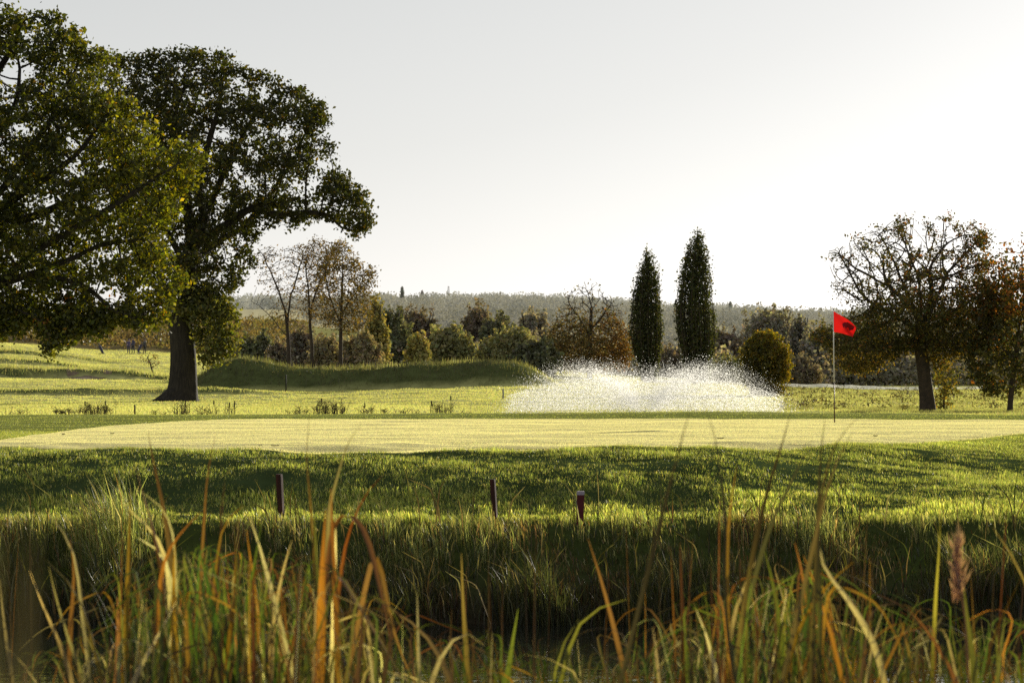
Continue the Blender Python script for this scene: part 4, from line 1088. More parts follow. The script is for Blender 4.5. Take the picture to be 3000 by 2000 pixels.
def marker(name, label, xb, yt, wpx, d, col, cat='post', group=None, lean=0):
    s = d / F; x0 = (xb - 1500) * s; gz = float(ground_z(x0, d)); zt = CZ + (HY - yt) * s
    g = Geo(); tube(g, [[x0, d, gz - .1], [x0 + lean * s, d, zt - .02], [x0 + lean * s, d, zt]], [wpx * s / 2, wpx * s / 2, wpx * s / 3], 8, None, True)
    o = g.build(name, plain_mat(name, col, .8), None, True); tag(o, label, cat, group)
marker('short_post', 'short brown post among the reeds left of the oak foot', 395, 1185, 5, 68.5, (.09, .05, .02))
marker('short_post', 'pale grey post at the right end of the mound beside the spray', 1474, 1140, 5, 120, (.3, .29, .26))
marker('short_post', 'thin dark post on the shaded face of the mound', 838, 1098, 4, 146, (.03, .03, .025))
marker('marker_stake', 'thin stake at the left end of the bunker', 212, 1080, 2.4, 206, (.06, .05, .03), 'stake', 'thin stakes around the bunker')
marker('marker_stake', 'low thin stake above the middle of the bunker', 255, 1087, 1.8, 210, (.06, .05, .03), 'stake', 'thin stakes around the bunker')
marker('marker_stake', 'whitish stake at the right end of the bunker', 300, 1090, 3, 200, (.7, .68, .6), 'stake', 'thin stakes around the bunker')
marker('marker_stake', 'thin dark stake between the bunker and the bare sapling', 331, 1088, 2.4, 201, (.06, .05, .03), 'stake', 'thin stakes around the bunker')
marker('marker_stake', 'single marker post in the rough grass right of the flag', 2660, 1143, 3, 150, (.06, .05, .04), 'stake')
# bunker
t = np.linspace(0, 6.283, 28, endpoint=False); cx, cy_ = (258 - 1500) / F * 199, 199.0
xx = cx + 1.5 * np.cos(t) * (1 + .15 * np.sin(3 * t)); yy = cy_ + 2.2 * np.sin(t)
ring = np.stack([xx, yy, ground_z(xx, yy) + .05], 1); cen = np.array([[cx, cy_, float(ground_z(cx, cy_)) + .08]])
o = mesh_np('bunker_sand', np.concatenate([ring, cen]), [[k, (k + 1) % 28, 28] for k in range(28)], noise_mat('sand', (.17, .12, .07), (.26, .19, .12), 4, .95), None, None, True); tag(o, kind='structure')

# small dark droppings / leaves lying on the green
GR_LEAF = plain_mat('fallen_leaf', (.08, .05, .02), .8)
def fallen(label, px, py):
    dd = F / (py - HY); x0 = (px - 1500) / F * dd; z = float(ground_z(x0, dd)) + .012
    g = Geo(); a = rng.uniform(0, 6.28)
    ca, sa = math.cos(a), math.sin(a)
    prof = [(-.05, 0), (-.02, .022), (.01, .03), (.04, .015), (.055, 0)]
    V = [];
    for (u, w_) in prof:
        for e in (-1, 0, 1):
            lx, ly = u, e * w_; V.append([x0 + lx * ca - ly * sa, dd + lx * sa + ly * ca, z + .012 * abs(e) + .02 * (u * 18) ** 2 * .3])
    Q = [[3 * k + e, 3 * k + e + 1, 3 * k + e + 4, 3 * k + e + 3] for k in range(4) for e in range(2)]
    g.add(V, Q); o = g.build('fallen_leaf', GR_LEAF, None, True); tag(o, label, 'leaf', 'dark leaves lying on the green')
fallen('dark leaf on the green, left of two near its front edge', 762, 1309); fallen('dark leaf on the green, right of two near its front edge', 806, 1308.5)
fallen('dark leaf on the far left of the green', 186, 1275); fallen('dark leaf on the left of the green beside a reed tip', 329, 1273); fallen('dark leaf on the green right of the flag', 2565, 1278); fallen('dark leaf on the green left of the flag reeds', 2112, 1286)

# ================================================================== GOLFERS (tiny, far left)
def person(label, px, py, d, top_col, leg_col, face=0.0, arm=(.25, -.05), hat=None, step=.12):
    s = d / F; x0 = (px - 1500) * s; gz = float(ground_z(x0, d))
    root = empty('person', (x0, d, gz), label, 'person'); root.rotation_euler = (0, 0, face)
    J = {'pel': (0, 0, .93, .145), 'sp': (0, .0, 1.12, .135), 'ch': (0, .01, 1.33, .16), 'nk': (0, .02, 1.48, .06), 'hd': (0, .0, 1.57, .085), 'ht': (0, 0, 1.70, .09),
         'hl': (-.1, 0, .86, .1), 'kl': (-.11, -step * .6, .48, .065), 'al': (-.11, -step * .2, .09, .045), 'tl': (-.11, -step * .2 - .15, .04, .04),
         'hr': (.1, 0, .86, .1), 'kr': (.11, step * .2, .49, .065), 'ar': (.11, step, .1, .045), 'tr': (.11, step - .15, .04, .04),
         'sl': (-.19, .01, 1.40, .065), 'el': (-.25, .03, 1.12, .047), 'wl': (-.22, -arm[0], .92, .034), 'fl': (-.21, -arm[0] - .06, .84, .036),
         'sr': (.19, .01, 1.40, .065), 'er': (.26, .04, 1.12, .047), 'wr': (.24, -arm[1], .9, .034), 'fr': (.235, -arm[1] - .04, .81, .036)}
    E = [('pel', 'sp'), ('sp', 'ch'), ('ch', 'nk'), ('nk', 'hd'), ('hd', 'ht'), ('pel', 'hl'), ('hl', 'kl'), ('kl', 'al'), ('al', 'tl'), ('pel', 'hr'), ('hr', 'kr'), ('kr', 'ar'), ('ar', 'tr'),
         ('ch', 'sl'), ('sl', 'el'), ('el', 'wl'), ('wl', 'fl'), ('ch', 'sr'), ('sr', 'er'), ('er', 'wr'), ('wr', 'fr')]
    names = list(J); me = bpy.data.meshes.new('body'); me.from_pydata([J[k][:3] for k in names], [(names.index(a), names.index(b_)) for a, b_ in E], [])
    o = bpy.data.objects.new('body', me); COL.objects.link(o); o.parent = root
    sk = o.modifiers.new('skin', 'SKIN'); sv = me.skin_vertices[0].data
    for k, nme in enumerate(names): sv[k].radius = (J[nme][3], J[nme][3] * (.8 if nme in ('pel', 'sp', 'ch') else 1))
    sv[0].use_root = True
    sub = o.modifiers.new('sub', 'SUBSURF'); sub.levels = 1; sub.render_levels = 2
    # clothes colour by height
    m, nt, out = new_mat('clothes'); N, L = nt.nodes, nt.links
    b = N.new('ShaderNodeBsdfPrincipled'); b.inputs['Roughness'].default_value = .85
    tc = N.new('ShaderNodeTexCoord'); sx = N.new('ShaderNodeSeparateXYZ'); L.new(tc.outputs['Object'], sx.inputs[0])
    mr = N.new('ShaderNodeMapRange'); mr.inputs[1].default_value = 0; mr.inputs[2].default_value = 1.8; L.new(sx.outputs['Z'], mr.inputs[0])
    r = N.new('ShaderNodeValToRGB'); r.color_ramp.interpolation = 'CONSTANT'; e = r.color_ramp.elements
    e[0].position = 0; e[0].color = (.04, .03, .03, 1); e[1].position = .08 / 1.8; e[1].color = (*leg_col, 1)
    x = e.new(.95 / 1.8); x.color = (*top_col, 1); x = e.new(1.49 / 1.8); x.color = (.42, .26, .19, 1)
    L.new(mr.outputs[0], r.inputs[0]); L.new(r.outputs[0], b.inputs['Base Color']); L.new(b.outputs[0], out.inputs[0])
    me.materials.append(m)
    g = Geo(); zz = np.linspace(0, 1, 7)
    tube(g, np.array([[0, .015, 1.63 + .14 * t] for t in zz]), np.array([.104, .110, .108, .1, .085, .06, .02]), 12); 
    if hat: tube(g, np.array([[0, -.05, 1.645], [0, -.055, 1.66]]), np.array([.13, .125]), 12)
    h = g.build('cap' if hat else 'hair', plain_mat('headwear', hat or (.05, .035, .025), .8), None, True); h.parent = root
    return root
person('golfer in purple top standing left of the group beyond the oak', 377, 1035, 318.0, (.10, .085, .19), (.055, .05, .10), .3, (.3, .1), (.06, .05, .10))
person('golfer in dark blue jacket close beside the purple one', 390, 1036, 316.0, (.06, .06, .12), (.035, .035, .05), -.7, (.1, .22))
person('golfer in dark grey clothes at the right of the group', 424, 1036, 317.0, (.06, .06, .075), (.03, .03, .035), 2.2, (.2, .2), (.05, .05, .06))
def trolley(label, px, d, rot, bagcol):
    s = d / F; x0 = (px - 1500) * s; gz = float(ground_z(x0, d))
    root = empty('golf_trolley', (x0, d, gz), label, 'golf trolley', 'golf trolleys beyond the oak'); root.rotation_euler = (0, 0, rot)
    def part(nm, g, m):
        o = g.build(nm, m, None, True); o.parent = root; return o
    black = plain_mat('trolley_black', (.03, .03, .035), .5); bagm = plain_mat('bag_cloth', bagcol, .8)
    g = Geo(); tube(g, [[-.15, 0, .25], [.1, 0, .62], [.42, 0, 1.02], [.5, 0, 1.0]], [.02, .02, .018, .018], 8); tube(g, [[-.1, -.3, .16], [-.12, 0, .3], [-.1, .3, .16]], [.015, .018, .015], 6); part('frame', g, black)
    g = Geo(); tube(g, [[-.2, 0, .3], [-.17, 0, .34], [.2, 0, .98], [.24, 0, 1.05]], [.12, .14, .15, .14], 12); part('bag', g, bagm)
    for sy in (-.32, .32):
        g = Geo(); th = np.linspace(0, 6.283, 21); tube(g, np.stack([-.1 + .13 * np.cos(th), np.full(21, sy), .16 + .13 * np.sin(th)], 1), np.full(21, .03), 6); tube(g, [[-.1, sy - .03, .16], [-.1, sy + .03, .16]], [.05, .05], 8); part('wheel', g, black)
    for k in range(6):
        a = rng.uniform(-.09, .09, 2); g = Geo(); tube(g, [[.2 + a[0], a[1], 1.0], [.36 + a[0] * 1.4, a[1] * 1.4, 1.28]], [.008, .008], 5); tube(g, [[.36 + a[0] * 1.4, a[1] * 1.4, 1.26], [.4 + a[0] * 1.4, a[1] * 1.4, 1.33]], [.03, .04], 6); part('club', g, plain_mat('club_head', (.12, .12, .13), .4))
trolley('golf trolley with dark bag standing alone left of the golfers', 297, 300.0, 2.6, (.05, .05, .09))
trolley('golf trolley with dark bag in the middle of the golfers', 409, 315.0, .4, (.06, .055, .11))

# ================================================================== DRY RUSHES BEHIND THE GREEN
RUSH = [((.08, .065, .035), 3), ((.13, .10, .055), 2), ((.05, .04, .025), 2), ((.2, .16, .09), .8)]
def rush(label, pl, pr, top, n, heads=0, d=69.0, base=None, bushy=0, spread=.12):
    s = d / F; x0 = ((pl + pr) / 2 - 1500) * s; gz = float(ground_z(x0, d)); W = (pr - pl) * s
    root = empty('rush_clump', (x0, d, gz), label, 'rushes', 'dead rush clumps behind the green')
    g = Geo()
    H = CZ + (HY - top) * s - gz
    for k in range(n):
        bx = x0 + rng.uniform(-.5, .5) * W * .9; by = d + rng.uniform(-.5, .9); h = H * (rng.uniform(.3, .8) if k % 4 else rng.uniform(.7, 1))
        ln = rng.normal(0, spread); t = np.linspace(0, 1, 5); bz = float(ground_z(bx, by)) - .03
        pts = np.stack([bx + ln * h * t ** 1.6, by + rng.normal(0, .08) * t, bz + h * t], 1)
        tube(g, pts, np.linspace(.006, .0025, 5), 4, pick_cols(1, RUSH, .3)[0], False)
        for b_ in range(rng.integers(0, 3 + bushy)):
            f = rng.uniform(.35, .9); p0 = pts[0] + (pts[-1] - pts[0]) * f; dirx = rng.choice([-1, 1]) * rng.uniform(.04, .12)
            tube(g, [p0, p0 + [dirx * .6, 0, .05], p0 + [dirx, 0, rng.uniform(-.02, .09)]], [.004, .004, .003], 4, pick_cols(1, RUSH, .3)[0], False)
        if k < heads:
            e = pts[-1]; gh = Geo(); tube(gh, [e - [0, 0, .02], e + [0, 0, 0], e + [0, 0, .08], e + [0, 0, .1]], [.006, .015, .015, .004], 6, (.03, .02, .014)); gh.build('seed_head', M['reed'], root)
    g.build('rush_stems', M['reed'], root)  # all stems and side shoots of the clump
rush('dense low patch of dead rushes left of the oak foot', 232, 330, 1172, 70, 4, bushy=2)
rush('thin low rushes at the left of the dense patch', 155, 228, 1186, 34, 0, bushy=2)
rush('single leaning stalk at the far left behind the green', 16, 28, 1182, 3, 0, spread=.25)
rush('few wiry stalks near the far left behind the green', 48, 76, 1188, 7, 0, bushy=2)
rush('tall dead rushes in front of the oak trunk foot', 512, 548, 1165, 36, 1)
rush('sparse stalks left of the oak trunk foot', 432, 508, 1195, 16, 0)
rush('upright dead rushes right of the oak foot', 572, 640, 1178, 32, 1)
rush('pair of tall cattails right of the oak foot', 648, 690, 1166, 14, 3)
rush('sparse bent stalks left of the big bushy clump', 836, 905, 1182, 22, 0, bushy=2)
rush('big bushy clump of grey dead rushes behind the green', 915, 1016, 1160, 85, 3, bushy=2)
rush('sparse wiry stalks right of the big bushy clump', 1045, 1135, 1180, 22, 1, bushy=3)
rush('short scattered stalks left of the tall cattail clump', 1150, 1236, 1190, 22, 0)
rush('upright clump with one tall cattail left of the fountain', 1256, 1330, 1166, 46, 2, spread=.06)
rush('few short stalks right of the tall cattail clump', 1345, 1380, 1200, 6, 0)
# dark weeds in the right-hand rough: too many to count
px = rng.uniform(2270, 3150, 300); d = rng.uniform(98, 178, 300)
Cs = []
for a, b_ in zip(px, d):
    x0 = (a - 1500) / F * b_; z = float(ground_z(x0, b_)); k = rng.integers(8, 34); r = rng.uniform(.08, .3)
    Cs.append(np.array([x0, b_, z]) + np.stack([rng.normal(0, r, k), rng.normal(0, r, k), rng.uniform(0, 1, k) * r * 1.6], 1))
C = np.concatenate(Cs); v, q, c = leaf_cards(C, np.full(len(C), .1), pick_cols(len(C), [((.06, .055, .03), 3), ((.10, .09, .04), 1)], .3), .4)
o = mesh_np('weeds', v, q, M['leaf'], None, c); tag(o, 'dark weeds dotted over the rough grass right of the fountain', kind='stuff')

# ================================================================== FOREGROUND REEDS
GRN = [((.045, .08, .015), 3), ((.075, .11, .02), 3), ((.14, .15, .03), 2)]
ORG = [((.24, .10, .02), 3), ((.32, .17, .03), 2), ((.15, .055, .02), 2)]
STR = [((.34, .27, .16), 3), ((.18, .14, .08), 3), ((.62, .54, .38), 1.6)]
RST = [((.09, .045, .026), 3), ((.13, .06, .035), 2), ((.06, .035, .024), 2)]
DRK = [((.05, .03, .016), 2), ((.035, .025, .014), 2)]
ALLR = [(c_, w_ * f) for pal, f in ((GRN, 2.0), (ORG, .5), (STR, .8), (RST, .5)) for c_, w_ in pal]
def one(pal): return pick_cols(1, pal, .4)[0]
WZ = CZ - 2.72


def ribbon(g, pts, w, c0, c1=None, twist=0.0, face=None, taper=1.0, fold=.25):
    """a folded leaf blade along a 3-D line; colour runs from c0 at the base to c1 at the tip"""
    pts = np.asarray(pts, float)
    n = max(12, len(pts) * 6); t0 = np.r_[0, np.cumsum(np.linalg.norm(np.diff(pts, axis=0), axis=1))]; L_ = t0[-1]; t0 = t0 / L_
    tt = np.linspace(0, 1, n)
    p = np.stack([np.interp(tt, t0, pts[:, k]) for k in range(3)], 1)
    for _ in range(1): p[1:-1] = p[1:-1] * .5 + (p[:-2] + p[2:]) * .25
    T = np.gradient(p, axis=0); T /= np.linalg.norm(T, axis=1)[:, None] + 1e-9
    fa = rng.uniform(-.9, .9) if face is None else face
    ang = fa + twist * tt
    ref = np.stack([np.cos(ang), np.sin(ang), np.zeros(n)], 1)
    sd_ = ref - T * (ref * T).sum(1)[:, None]; sd_ /= np.linalg.norm(sd_, axis=1)[:, None] + 1e-9
    nr = np.cross(sd_, T)
    ww = w * np.minimum(1, (1 - tt) * 2.6 / taper + .06)
    ww *= np.minimum(1, .55 + tt * 2)
    V = np.stack([p - sd_ * ww[:, None] * .5, p + nr * ww[:, None] * fold, p + sd_ * ww[:, None] * .5], 1).reshape(-1, 3)
    i = np.arange(n - 1)[:, None] * 3
    Q = np.concatenate([i + np.array([[0, 1, 4, 3]]), i + np.array([[1, 2, 5, 4]])])
    c1 = c0 if c1 is None else c1
    c0 = np.asarray(c0, float); c1 = np.asarray(c1, float)
    f = np.clip((tt - .35) / .6, 0, 1)[:, None]
    c = np.asarray(c0)[None] * (1 - f) + np.asarray(c1)[None] * f
    unshaded = np.clip((p[:, 2] - (CZ - 1.15)) / .5, 0, 1)[:, None]      # shade among the low reeds put into the colour, darker downwards
    c = c * (.42 + .58 * unshaded)
    c = c * np.exp(.3 * np.interp(tt, np.linspace(0, 1, 9), rng.normal(0, 1, 9)))[:, None]
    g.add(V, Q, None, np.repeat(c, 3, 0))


def px_line(L, d, drift=0.0):
    """display-pixel polyline (tip first, 2352 wide view) to 3-D, carried on down to the pond bed"""
    q = [P(a * 1.27551, b_ * 1.27551, d + drift * k / max(1, len(L) - 1)) for k, (a, b_) in enumerate(L)][::-1]
    v = q[0] - q[1] if len(q) > 1 else np.array([0, 0, -1.0])
    v = v / max(abs(v[2]), .05); dz = q[0][2] - WZ
    if q[0][2] > WZ + .05:
        m1 = q[0] + np.array([np.clip(v[0], -.25, .25) * dz, rng.normal(0, .05), -dz])
        q = [m1] + q
    return np.array(q)


# hand placed blades: (polyline tip first, depth, width m, base colour, tip colour)
HAND = {
    'A': ('reed plant with bright orange stems and arching rust leaf left of centre', 735, [
        ([(714, 935), (706, 1000), (703, 1060), (712, 1130), (720, 1240), (728, 1400), (735, 1568)], 9.0, .020, (.5, .30, .05), (.10, .05, .025)),
        ([(832, 972), (806, 1000), (786, 1050), (772, 1110), (757, 1150), (752, 1250), (745, 1400), (738, 1568)], 9.2, .021, (.55, .27, .04), (.40, .34, .18)),
        ([(905, 1560), (893, 1440), (868, 1330), (850, 1250), (822, 1185), (790, 1165), (765, 1200), (752, 1300)], 9.1, .026, (.28, .09, .05), (.3, .12, .08)),
        ([(760, 1120), (762, 1200), (768, 1300), (772, 1420), (776, 1568)], 8.9, .024, (.5, .27, .06), (.34, .11, .03)),
        ([(880, 1090), (842, 1125), (815, 1180), (790, 1260), (775, 1400)], 9.5, .016, (.2, .2, .04), (.32, .07, .02)),
        ([(748, 1170), (742, 1260), (738, 1380), (735, 1568)], 8.7, .03, (.62, .30, .03), (.45, .16, .03)),
        ([(930, 1568), (880, 1480), (830, 1400), (790, 1330), (768, 1290)], 9.0, .026, (.42, .3, .2), (.36, .24, .15)),
        ([(952, 1568), (905, 1470), (885, 1350), (862, 1240)], 9.3, .02, (.3, .13, .06), (.34, .17, .1)),
        ([(722, 1180), (728, 1300), (733, 1430), (735, 1568)], 8.8, .026, (.2, .24, .04), (.3, .3, .06)),
        ([(770, 1180), (772, 1250), (770, 1310)], 9.1, .02, (.6, .5, .3), (.7, .6, .42)),
    ]),
    'B': ('reed plant with dark curved tips and straw coloured broken leaves on the left', 400, [
        ([(340, 990), (350, 1050), (366, 1120), (382, 1200), (395, 1300), (400, 1450), (395, 1568)], 9.3, .018, (.3, .26, .08), (.12, .05, .025)),
        ([(496, 995), (480, 1060), (472, 1130), (470, 1180), (462, 1300), (450, 1568)], 9.6, .016, (.25, .2, .06), (.2, .08, .03)),
        ([(308, 1060), (320, 1110), (340, 1170), (355, 1230), (375, 1340), (385, 1568)], 9.1, .022, (.3, .3, .06), (.45, .15, .02)),
        ([(308, 1120), (340, 1138), (380, 1165), (392, 1200), (402, 1240), (405, 1400), (400, 1568)], 9.0, .024, (.5, .42, .22), (.62, .56, .4)),
        ([(280, 1150), (305, 1180), (340, 1210), (368, 1235), (390, 1330), (398, 1568)], 9.2, .021, (.4, .34, .14), (.62, .52, .34)),
        ([(462, 1175), (430, 1205), (400, 1240), (378, 1275), (370, 1320), (360, 1450), (355, 1568)], 8.9, .022, (.45, .26, .05), (.42, .14, .02)),
        ([(300, 1120), (298, 1200), (296, 1300), (290, 1420), (285, 1568)], 9.3, .021, (.36, .3, .06), (.46, .24, .04)),
        ([(516, 1100), (510, 1160), (508, 1220), (500, 1330), (480, 1568)], 9.6, .018, (.35, .2, .05), (.38, .12, .03)),
        ([(405, 1380), (380, 1430), (340, 1500), (300, 1568)], 8.6, .022, (.3, .15, .1), (.58, .48, .34)),
        ([(318, 1235), (350, 1250), (380, 1265), (395, 1330), (402, 1450)], 9.1, .019, (.4, .4, .2), (.58, .54, .4)),
        ([(402, 1240), (398, 1320), (400, 1420), (402, 1568)], 8.8, .03, (.55, .42, .04), (.5, .25, .03)),
        ([(560, 1160), (520, 1180), (505, 1230), (490, 1350), (470, 1568)], 9.4, .018, (.32, .3, .05), (.45, .22, .03)),
    ]),
    'C': ('green bladed reed plant right of the broken straw leaves', 545, [
        ([(480, 1260), (500, 1340), (520, 1430), (530, 1568)], 9.0, .024, (.08, .17, .02), (.1, .2, .03)),
        ([(455, 1250), (480, 1350), (500, 1450), (505, 1568)], 8.8, .026, (.07, .16, .02), (.09, .19, .02)),
        ([(600, 1200), (585, 1300), (560, 1420), (540, 1568)], 9.1, .022, (.1, .19, .02), (.16, .24, .03)),
        ([(540, 1230), (545, 1300), (535, 1400), (520, 1568)], 8.9, .024, (.13, .2, .03), (.45, .2, .03)),
        ([(566, 1215), (575, 1290), (590, 1360), (600, 1568)], 9.2, .02, (.3, .24, .05), (.5, .2, .04)),
        ([(420, 1290), (428, 1380), (440, 1480), (450, 1568)], 9.0, .026, (.09, .17, .02), (.13, .21, .03)),
        ([(510, 1300), (520, 1400), (515, 1500), (510, 1568)], 9.3, .022, (.24, .26, .04), (.26, .3, .05)),
        ([(575, 1190), (584, 1215), (596, 1245)], 9.1, .024, (.6, .52, .34), (.66, .58, .42)),
        ([(670, 1240), (655, 1290), (630, 1400), (620, 1568)], 9.4, .021, (.3, .17, .09), (.55, .42, .25)),
    ]),
    'D': ('leaning straw and rust stalks at the lower left corner', 150, [
        ([(68, 1310), (90, 1370), (120, 1440), (150, 1500), (165, 1568)], 8.8, .021, (.45, .34, .22), (.5, .36, .22)),
        ([(160, 1240), (172, 1290), (168, 1370), (160, 1450), (158, 1568)], 9.2, .019, (.3, .13, .06), (.34, .14, .05)),
        ([(112, 1300), (130, 1380), (155, 1460), (180, 1530), (200, 1568)], 9.0, .016, (.18, .22, .05), (.42, .36, .2)),
        ([(112, 1180), (140, 1210), (168, 1240), (172, 1260)], 9.2, .014, (.5, .42, .26), (.5, .42, .26)),
        ([(0, 1330), (8, 1420), (20, 1500), (28, 1568)], 8.7, .016, (.4, .3, .18), (.42, .33, .2)),
        ([(105, 1285), (140, 1310), (180, 1345)], 9.0, .015, (.4, .2, .06), (.4, .3, .06)),
        ([(10, 1480), (60, 1530), (100, 1568)], 8.4, .02, (.45, .35, .24), (.5, .4, .28)),
        ([(270, 1370), (272, 1440), (268, 1568)], 8.9, .026, (.5, .4, .3), (.5, .2, .12)),
    ]),
    'E': ('reed plant with tall dark stalks and a forked orange leaf right of centre', 1880, [
        ([(1588, 928), (1574, 980), (1560, 1030), (1548, 1075)], 7.4, .014, (.10, .09, .05), (.09, .07, .045)),
        ([(1614, 928), (1636, 970), (1648, 1030), (1658, 1110), (1668, 1200), (1664, 1320), (1670, 1450), (1690, 1568)], 8.3, .021, (.2, .2, .05), (.12, .09, .05)),
        ([(1816, 945), (1800, 1010), (1780, 1070), (1762, 1130), (1745, 1200), (1720, 1320), (1700, 1450), (1690, 1568)], 8.6, .018, (.35, .28, .08), (.10, .06, .03)),
        ([(1896, 955), (1886, 1020), (1882, 1100), (1878, 1200), (1878, 1300), (1885, 1420), (1880, 1568)], 8.4, .021, (.26, .25, .05), (.10, .08, .04)),
        ([(1978, 952), (1938, 985), (1912, 1030), (1895, 1090), (1882, 1160), (1876, 1260), (1870, 1400)], 8.2, .017, (.2, .18, .05), (.13, .09, .04)),
        ([(1960, 990), (1930, 1030), (1908, 1080), (1892, 1150)], 8.1, .014, (.2, .16, .05), (.16, .11, .05)),
        ([(1866, 1010), (1830, 1080), (1800, 1140), (1770, 1200), (1740, 1300)], 8.8, .016, (.16, .17, .05), (.12, .11, .05)),
        ([(1692, 1070), (1684, 1120), (1675, 1180), (1668, 1300), (1672, 1450)], 8.6, .016, (.3, .25, .05), (.42, .2, .04)),
        ([(1880, 1210), (1882, 1290), (1895, 1320), (1930, 1345), (1975, 1420), (2008, 1470)], 8.5, .021, (.5, .36, .04), (.6, .5, .34)),
        ([(1960, 1290), (1925, 1315), (1905, 1340), (1870, 1380), (1830, 1450), (1800, 1568)], 8.6, .021, (.3, .3, .05), (.5, .24, .04)),
        ([(1825, 1245), (1842, 1300), (1850, 1380), (1880, 1460), (1900, 1568)], 8.9, .02, (.3, .24, .06), (.36, .13, .06)),
        ([(1735, 1290), (1705, 1350), (1680, 1430), (1660, 1568)], 8.8, .022, (.45, .3, .08), (.5, .38, .22)),
        ([(1755, 1260), (1775, 1330), (1790, 1420), (1800, 1568)], 9.0, .024, (.12, .18, .03), (.2, .24, .04)),
        ([(1845, 1275), (1868, 1292)], 8.7, .02, (.5, .2, .06), (.5, .2, .06)),
        ([(1720, 1300), (1716, 1400), (1712, 1568)], 8.7, .024, (.25, .25, .05), (.3, .26, .06)),
    ]),
    'F': ('reed plant with a purplish feathery head near the right edge', 2220, [
        ([(2160, 1180), (2158, 1260), (2150, 1350), (2140, 1568)], 9.2, .016, (.16, .16, .04), (.32, .28, .05)),
        ([(2352, 1310), (2320, 1380), (2280, 1450), (2265, 1520), (2260, 1568)], 8.4, .022, (.4, .24, .04), (.5, .24, .03)),
        ([(2085, 1395), (2120, 1430), (2160, 1490), (2200, 1568)], 8.7, .022, (.3, .1, .05), (.36, .13, .06)),
        ([(2066, 1420), (2085, 1480), (2105, 1568)], 8.5, .024, (.2, .2, .05), (.4, .26, .08)),
        ([(2214, 1350), (2222, 1430), (2235, 1500), (2240, 1568)], 8.3, .03, (.15, .18, .03), (.22, .22, .05)),
        ([(2040, 1375), (2020, 1420), (2000, 1490), (1990, 1568)], 8.8, .021, (.3, .26, .08), (.56, .46, .3)),
        ([(2280, 1210), (2310, 1250), (2352, 1310)], 9.0, .012, (.35, .28, .14), (.35, .26, .1)),
        ([(2310, 1400), (2300, 1480), (2290, 1568)], 8.8, .02, (.14, .16, .04), (.2, .2, .06)),
    ]),
    'G': ('low mixed reeds with pale bent leaves at the bottom centre', 1180, [
        ([(1060, 1270), (1062, 1360), (1066, 1420)], 9.8, .018, (.5, .33, .05), (.42, .3, .1)),
        ([(958, 1355), (960, 1430)], 9.0, .018, (.6, .52, .34), (.6, .52, .36)),
        ([(1190, 1398), (1180, 1450), (1165, 1568)], 9.0, .026, (.16, .22, .03), (.22, .27, .04)),
        ([(1350, 1235), (1375, 1310), (1400, 1400), (1420, 1480), (1440, 1568)], 9.3, .018, (.34, .17, .1), (.32, .14, .08)),
        ([(1110, 1480), (1070, 1430), (1010, 1500), (990, 1568)], 8.7, .02, (.4, .26, .12), (.58, .48, .32)),
        ([(900, 1400), (960, 1430), (1010, 1500), (1040, 1568)], 8.8, .022, (.3, .16, .09), (.4, .27, .15)),
        ([(1198, 1500), (1260, 1510), (1330, 1530)], 8.8, .014, (.4, .17, .06), (.55, .46, .3)),
        ([(1562, 1245), (1564, 1310), (1568, 1400), (1572, 1568)], 9.4, .018, (.3, .16, .05), (.16, .05, .03)),
        ([(1330, 1420), (1290, 1470), (1270, 1568)], 8.9, .022, (.2, .24, .04), (.3, .3, .06)),
        ([(1440, 1375), (1380, 1390), (1330, 1400)], 9.0, .014, (.25, .26, .04), (.3, .3, .06)),
        ([(1600, 1400), (1630, 1470), (1650, 1568)], 8.7, .022, (.5, .38, .2), (.64, .56, .42)),
        ([(1500, 1440), (1510, 1500), (1515, 1568)], 8.8, .022, (.42, .28, .18), (.5, .38, .26)),
    ]),
}
for key, (lab, cpx, bl_) in HAND.items():
    base = P(cpx * 1.27551, 1500, 9.0); root = empty('reed_plant', (base[0], 9.0, CZ - 2.7), lab, 'reed', 'reeds in front of the camera')
    g = Geo()
    for L_, d, w_, c0, c1 in bl_:
        tone = lambda c: np.array(c) * (1.0 if min(c) > .2 else (np.array([.66, .74, .5]) if c[0] > 1.7 * c[1] else (.66 if max(c) > .16 else .55)))
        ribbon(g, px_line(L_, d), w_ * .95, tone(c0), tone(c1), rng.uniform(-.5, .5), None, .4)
    g.build('leaves', M['reed'], root, True)
    if key == 'F':
        gp = Geo()
        for k in range(110):
            a = P((2196 + rng.normal(0, 3.5)) * 1.27551, rng.uniform(1255, 1385) * 1.27551, 8.6)
            e = a + np.array([rng.normal(.008, .016), rng.normal(0, .02), rng.uniform(.03, .085)])
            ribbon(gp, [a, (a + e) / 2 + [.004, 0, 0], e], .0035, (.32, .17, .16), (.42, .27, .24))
        tube(gp, px_line([(2196, 1290), (2206, 1350), (2218, 1420), (2225, 1568)], 8.6), np.linspace(.006, .003, 5), 5, (.3, .2, .12), False)
        gp.build('seed_plume', M['reed'], root)

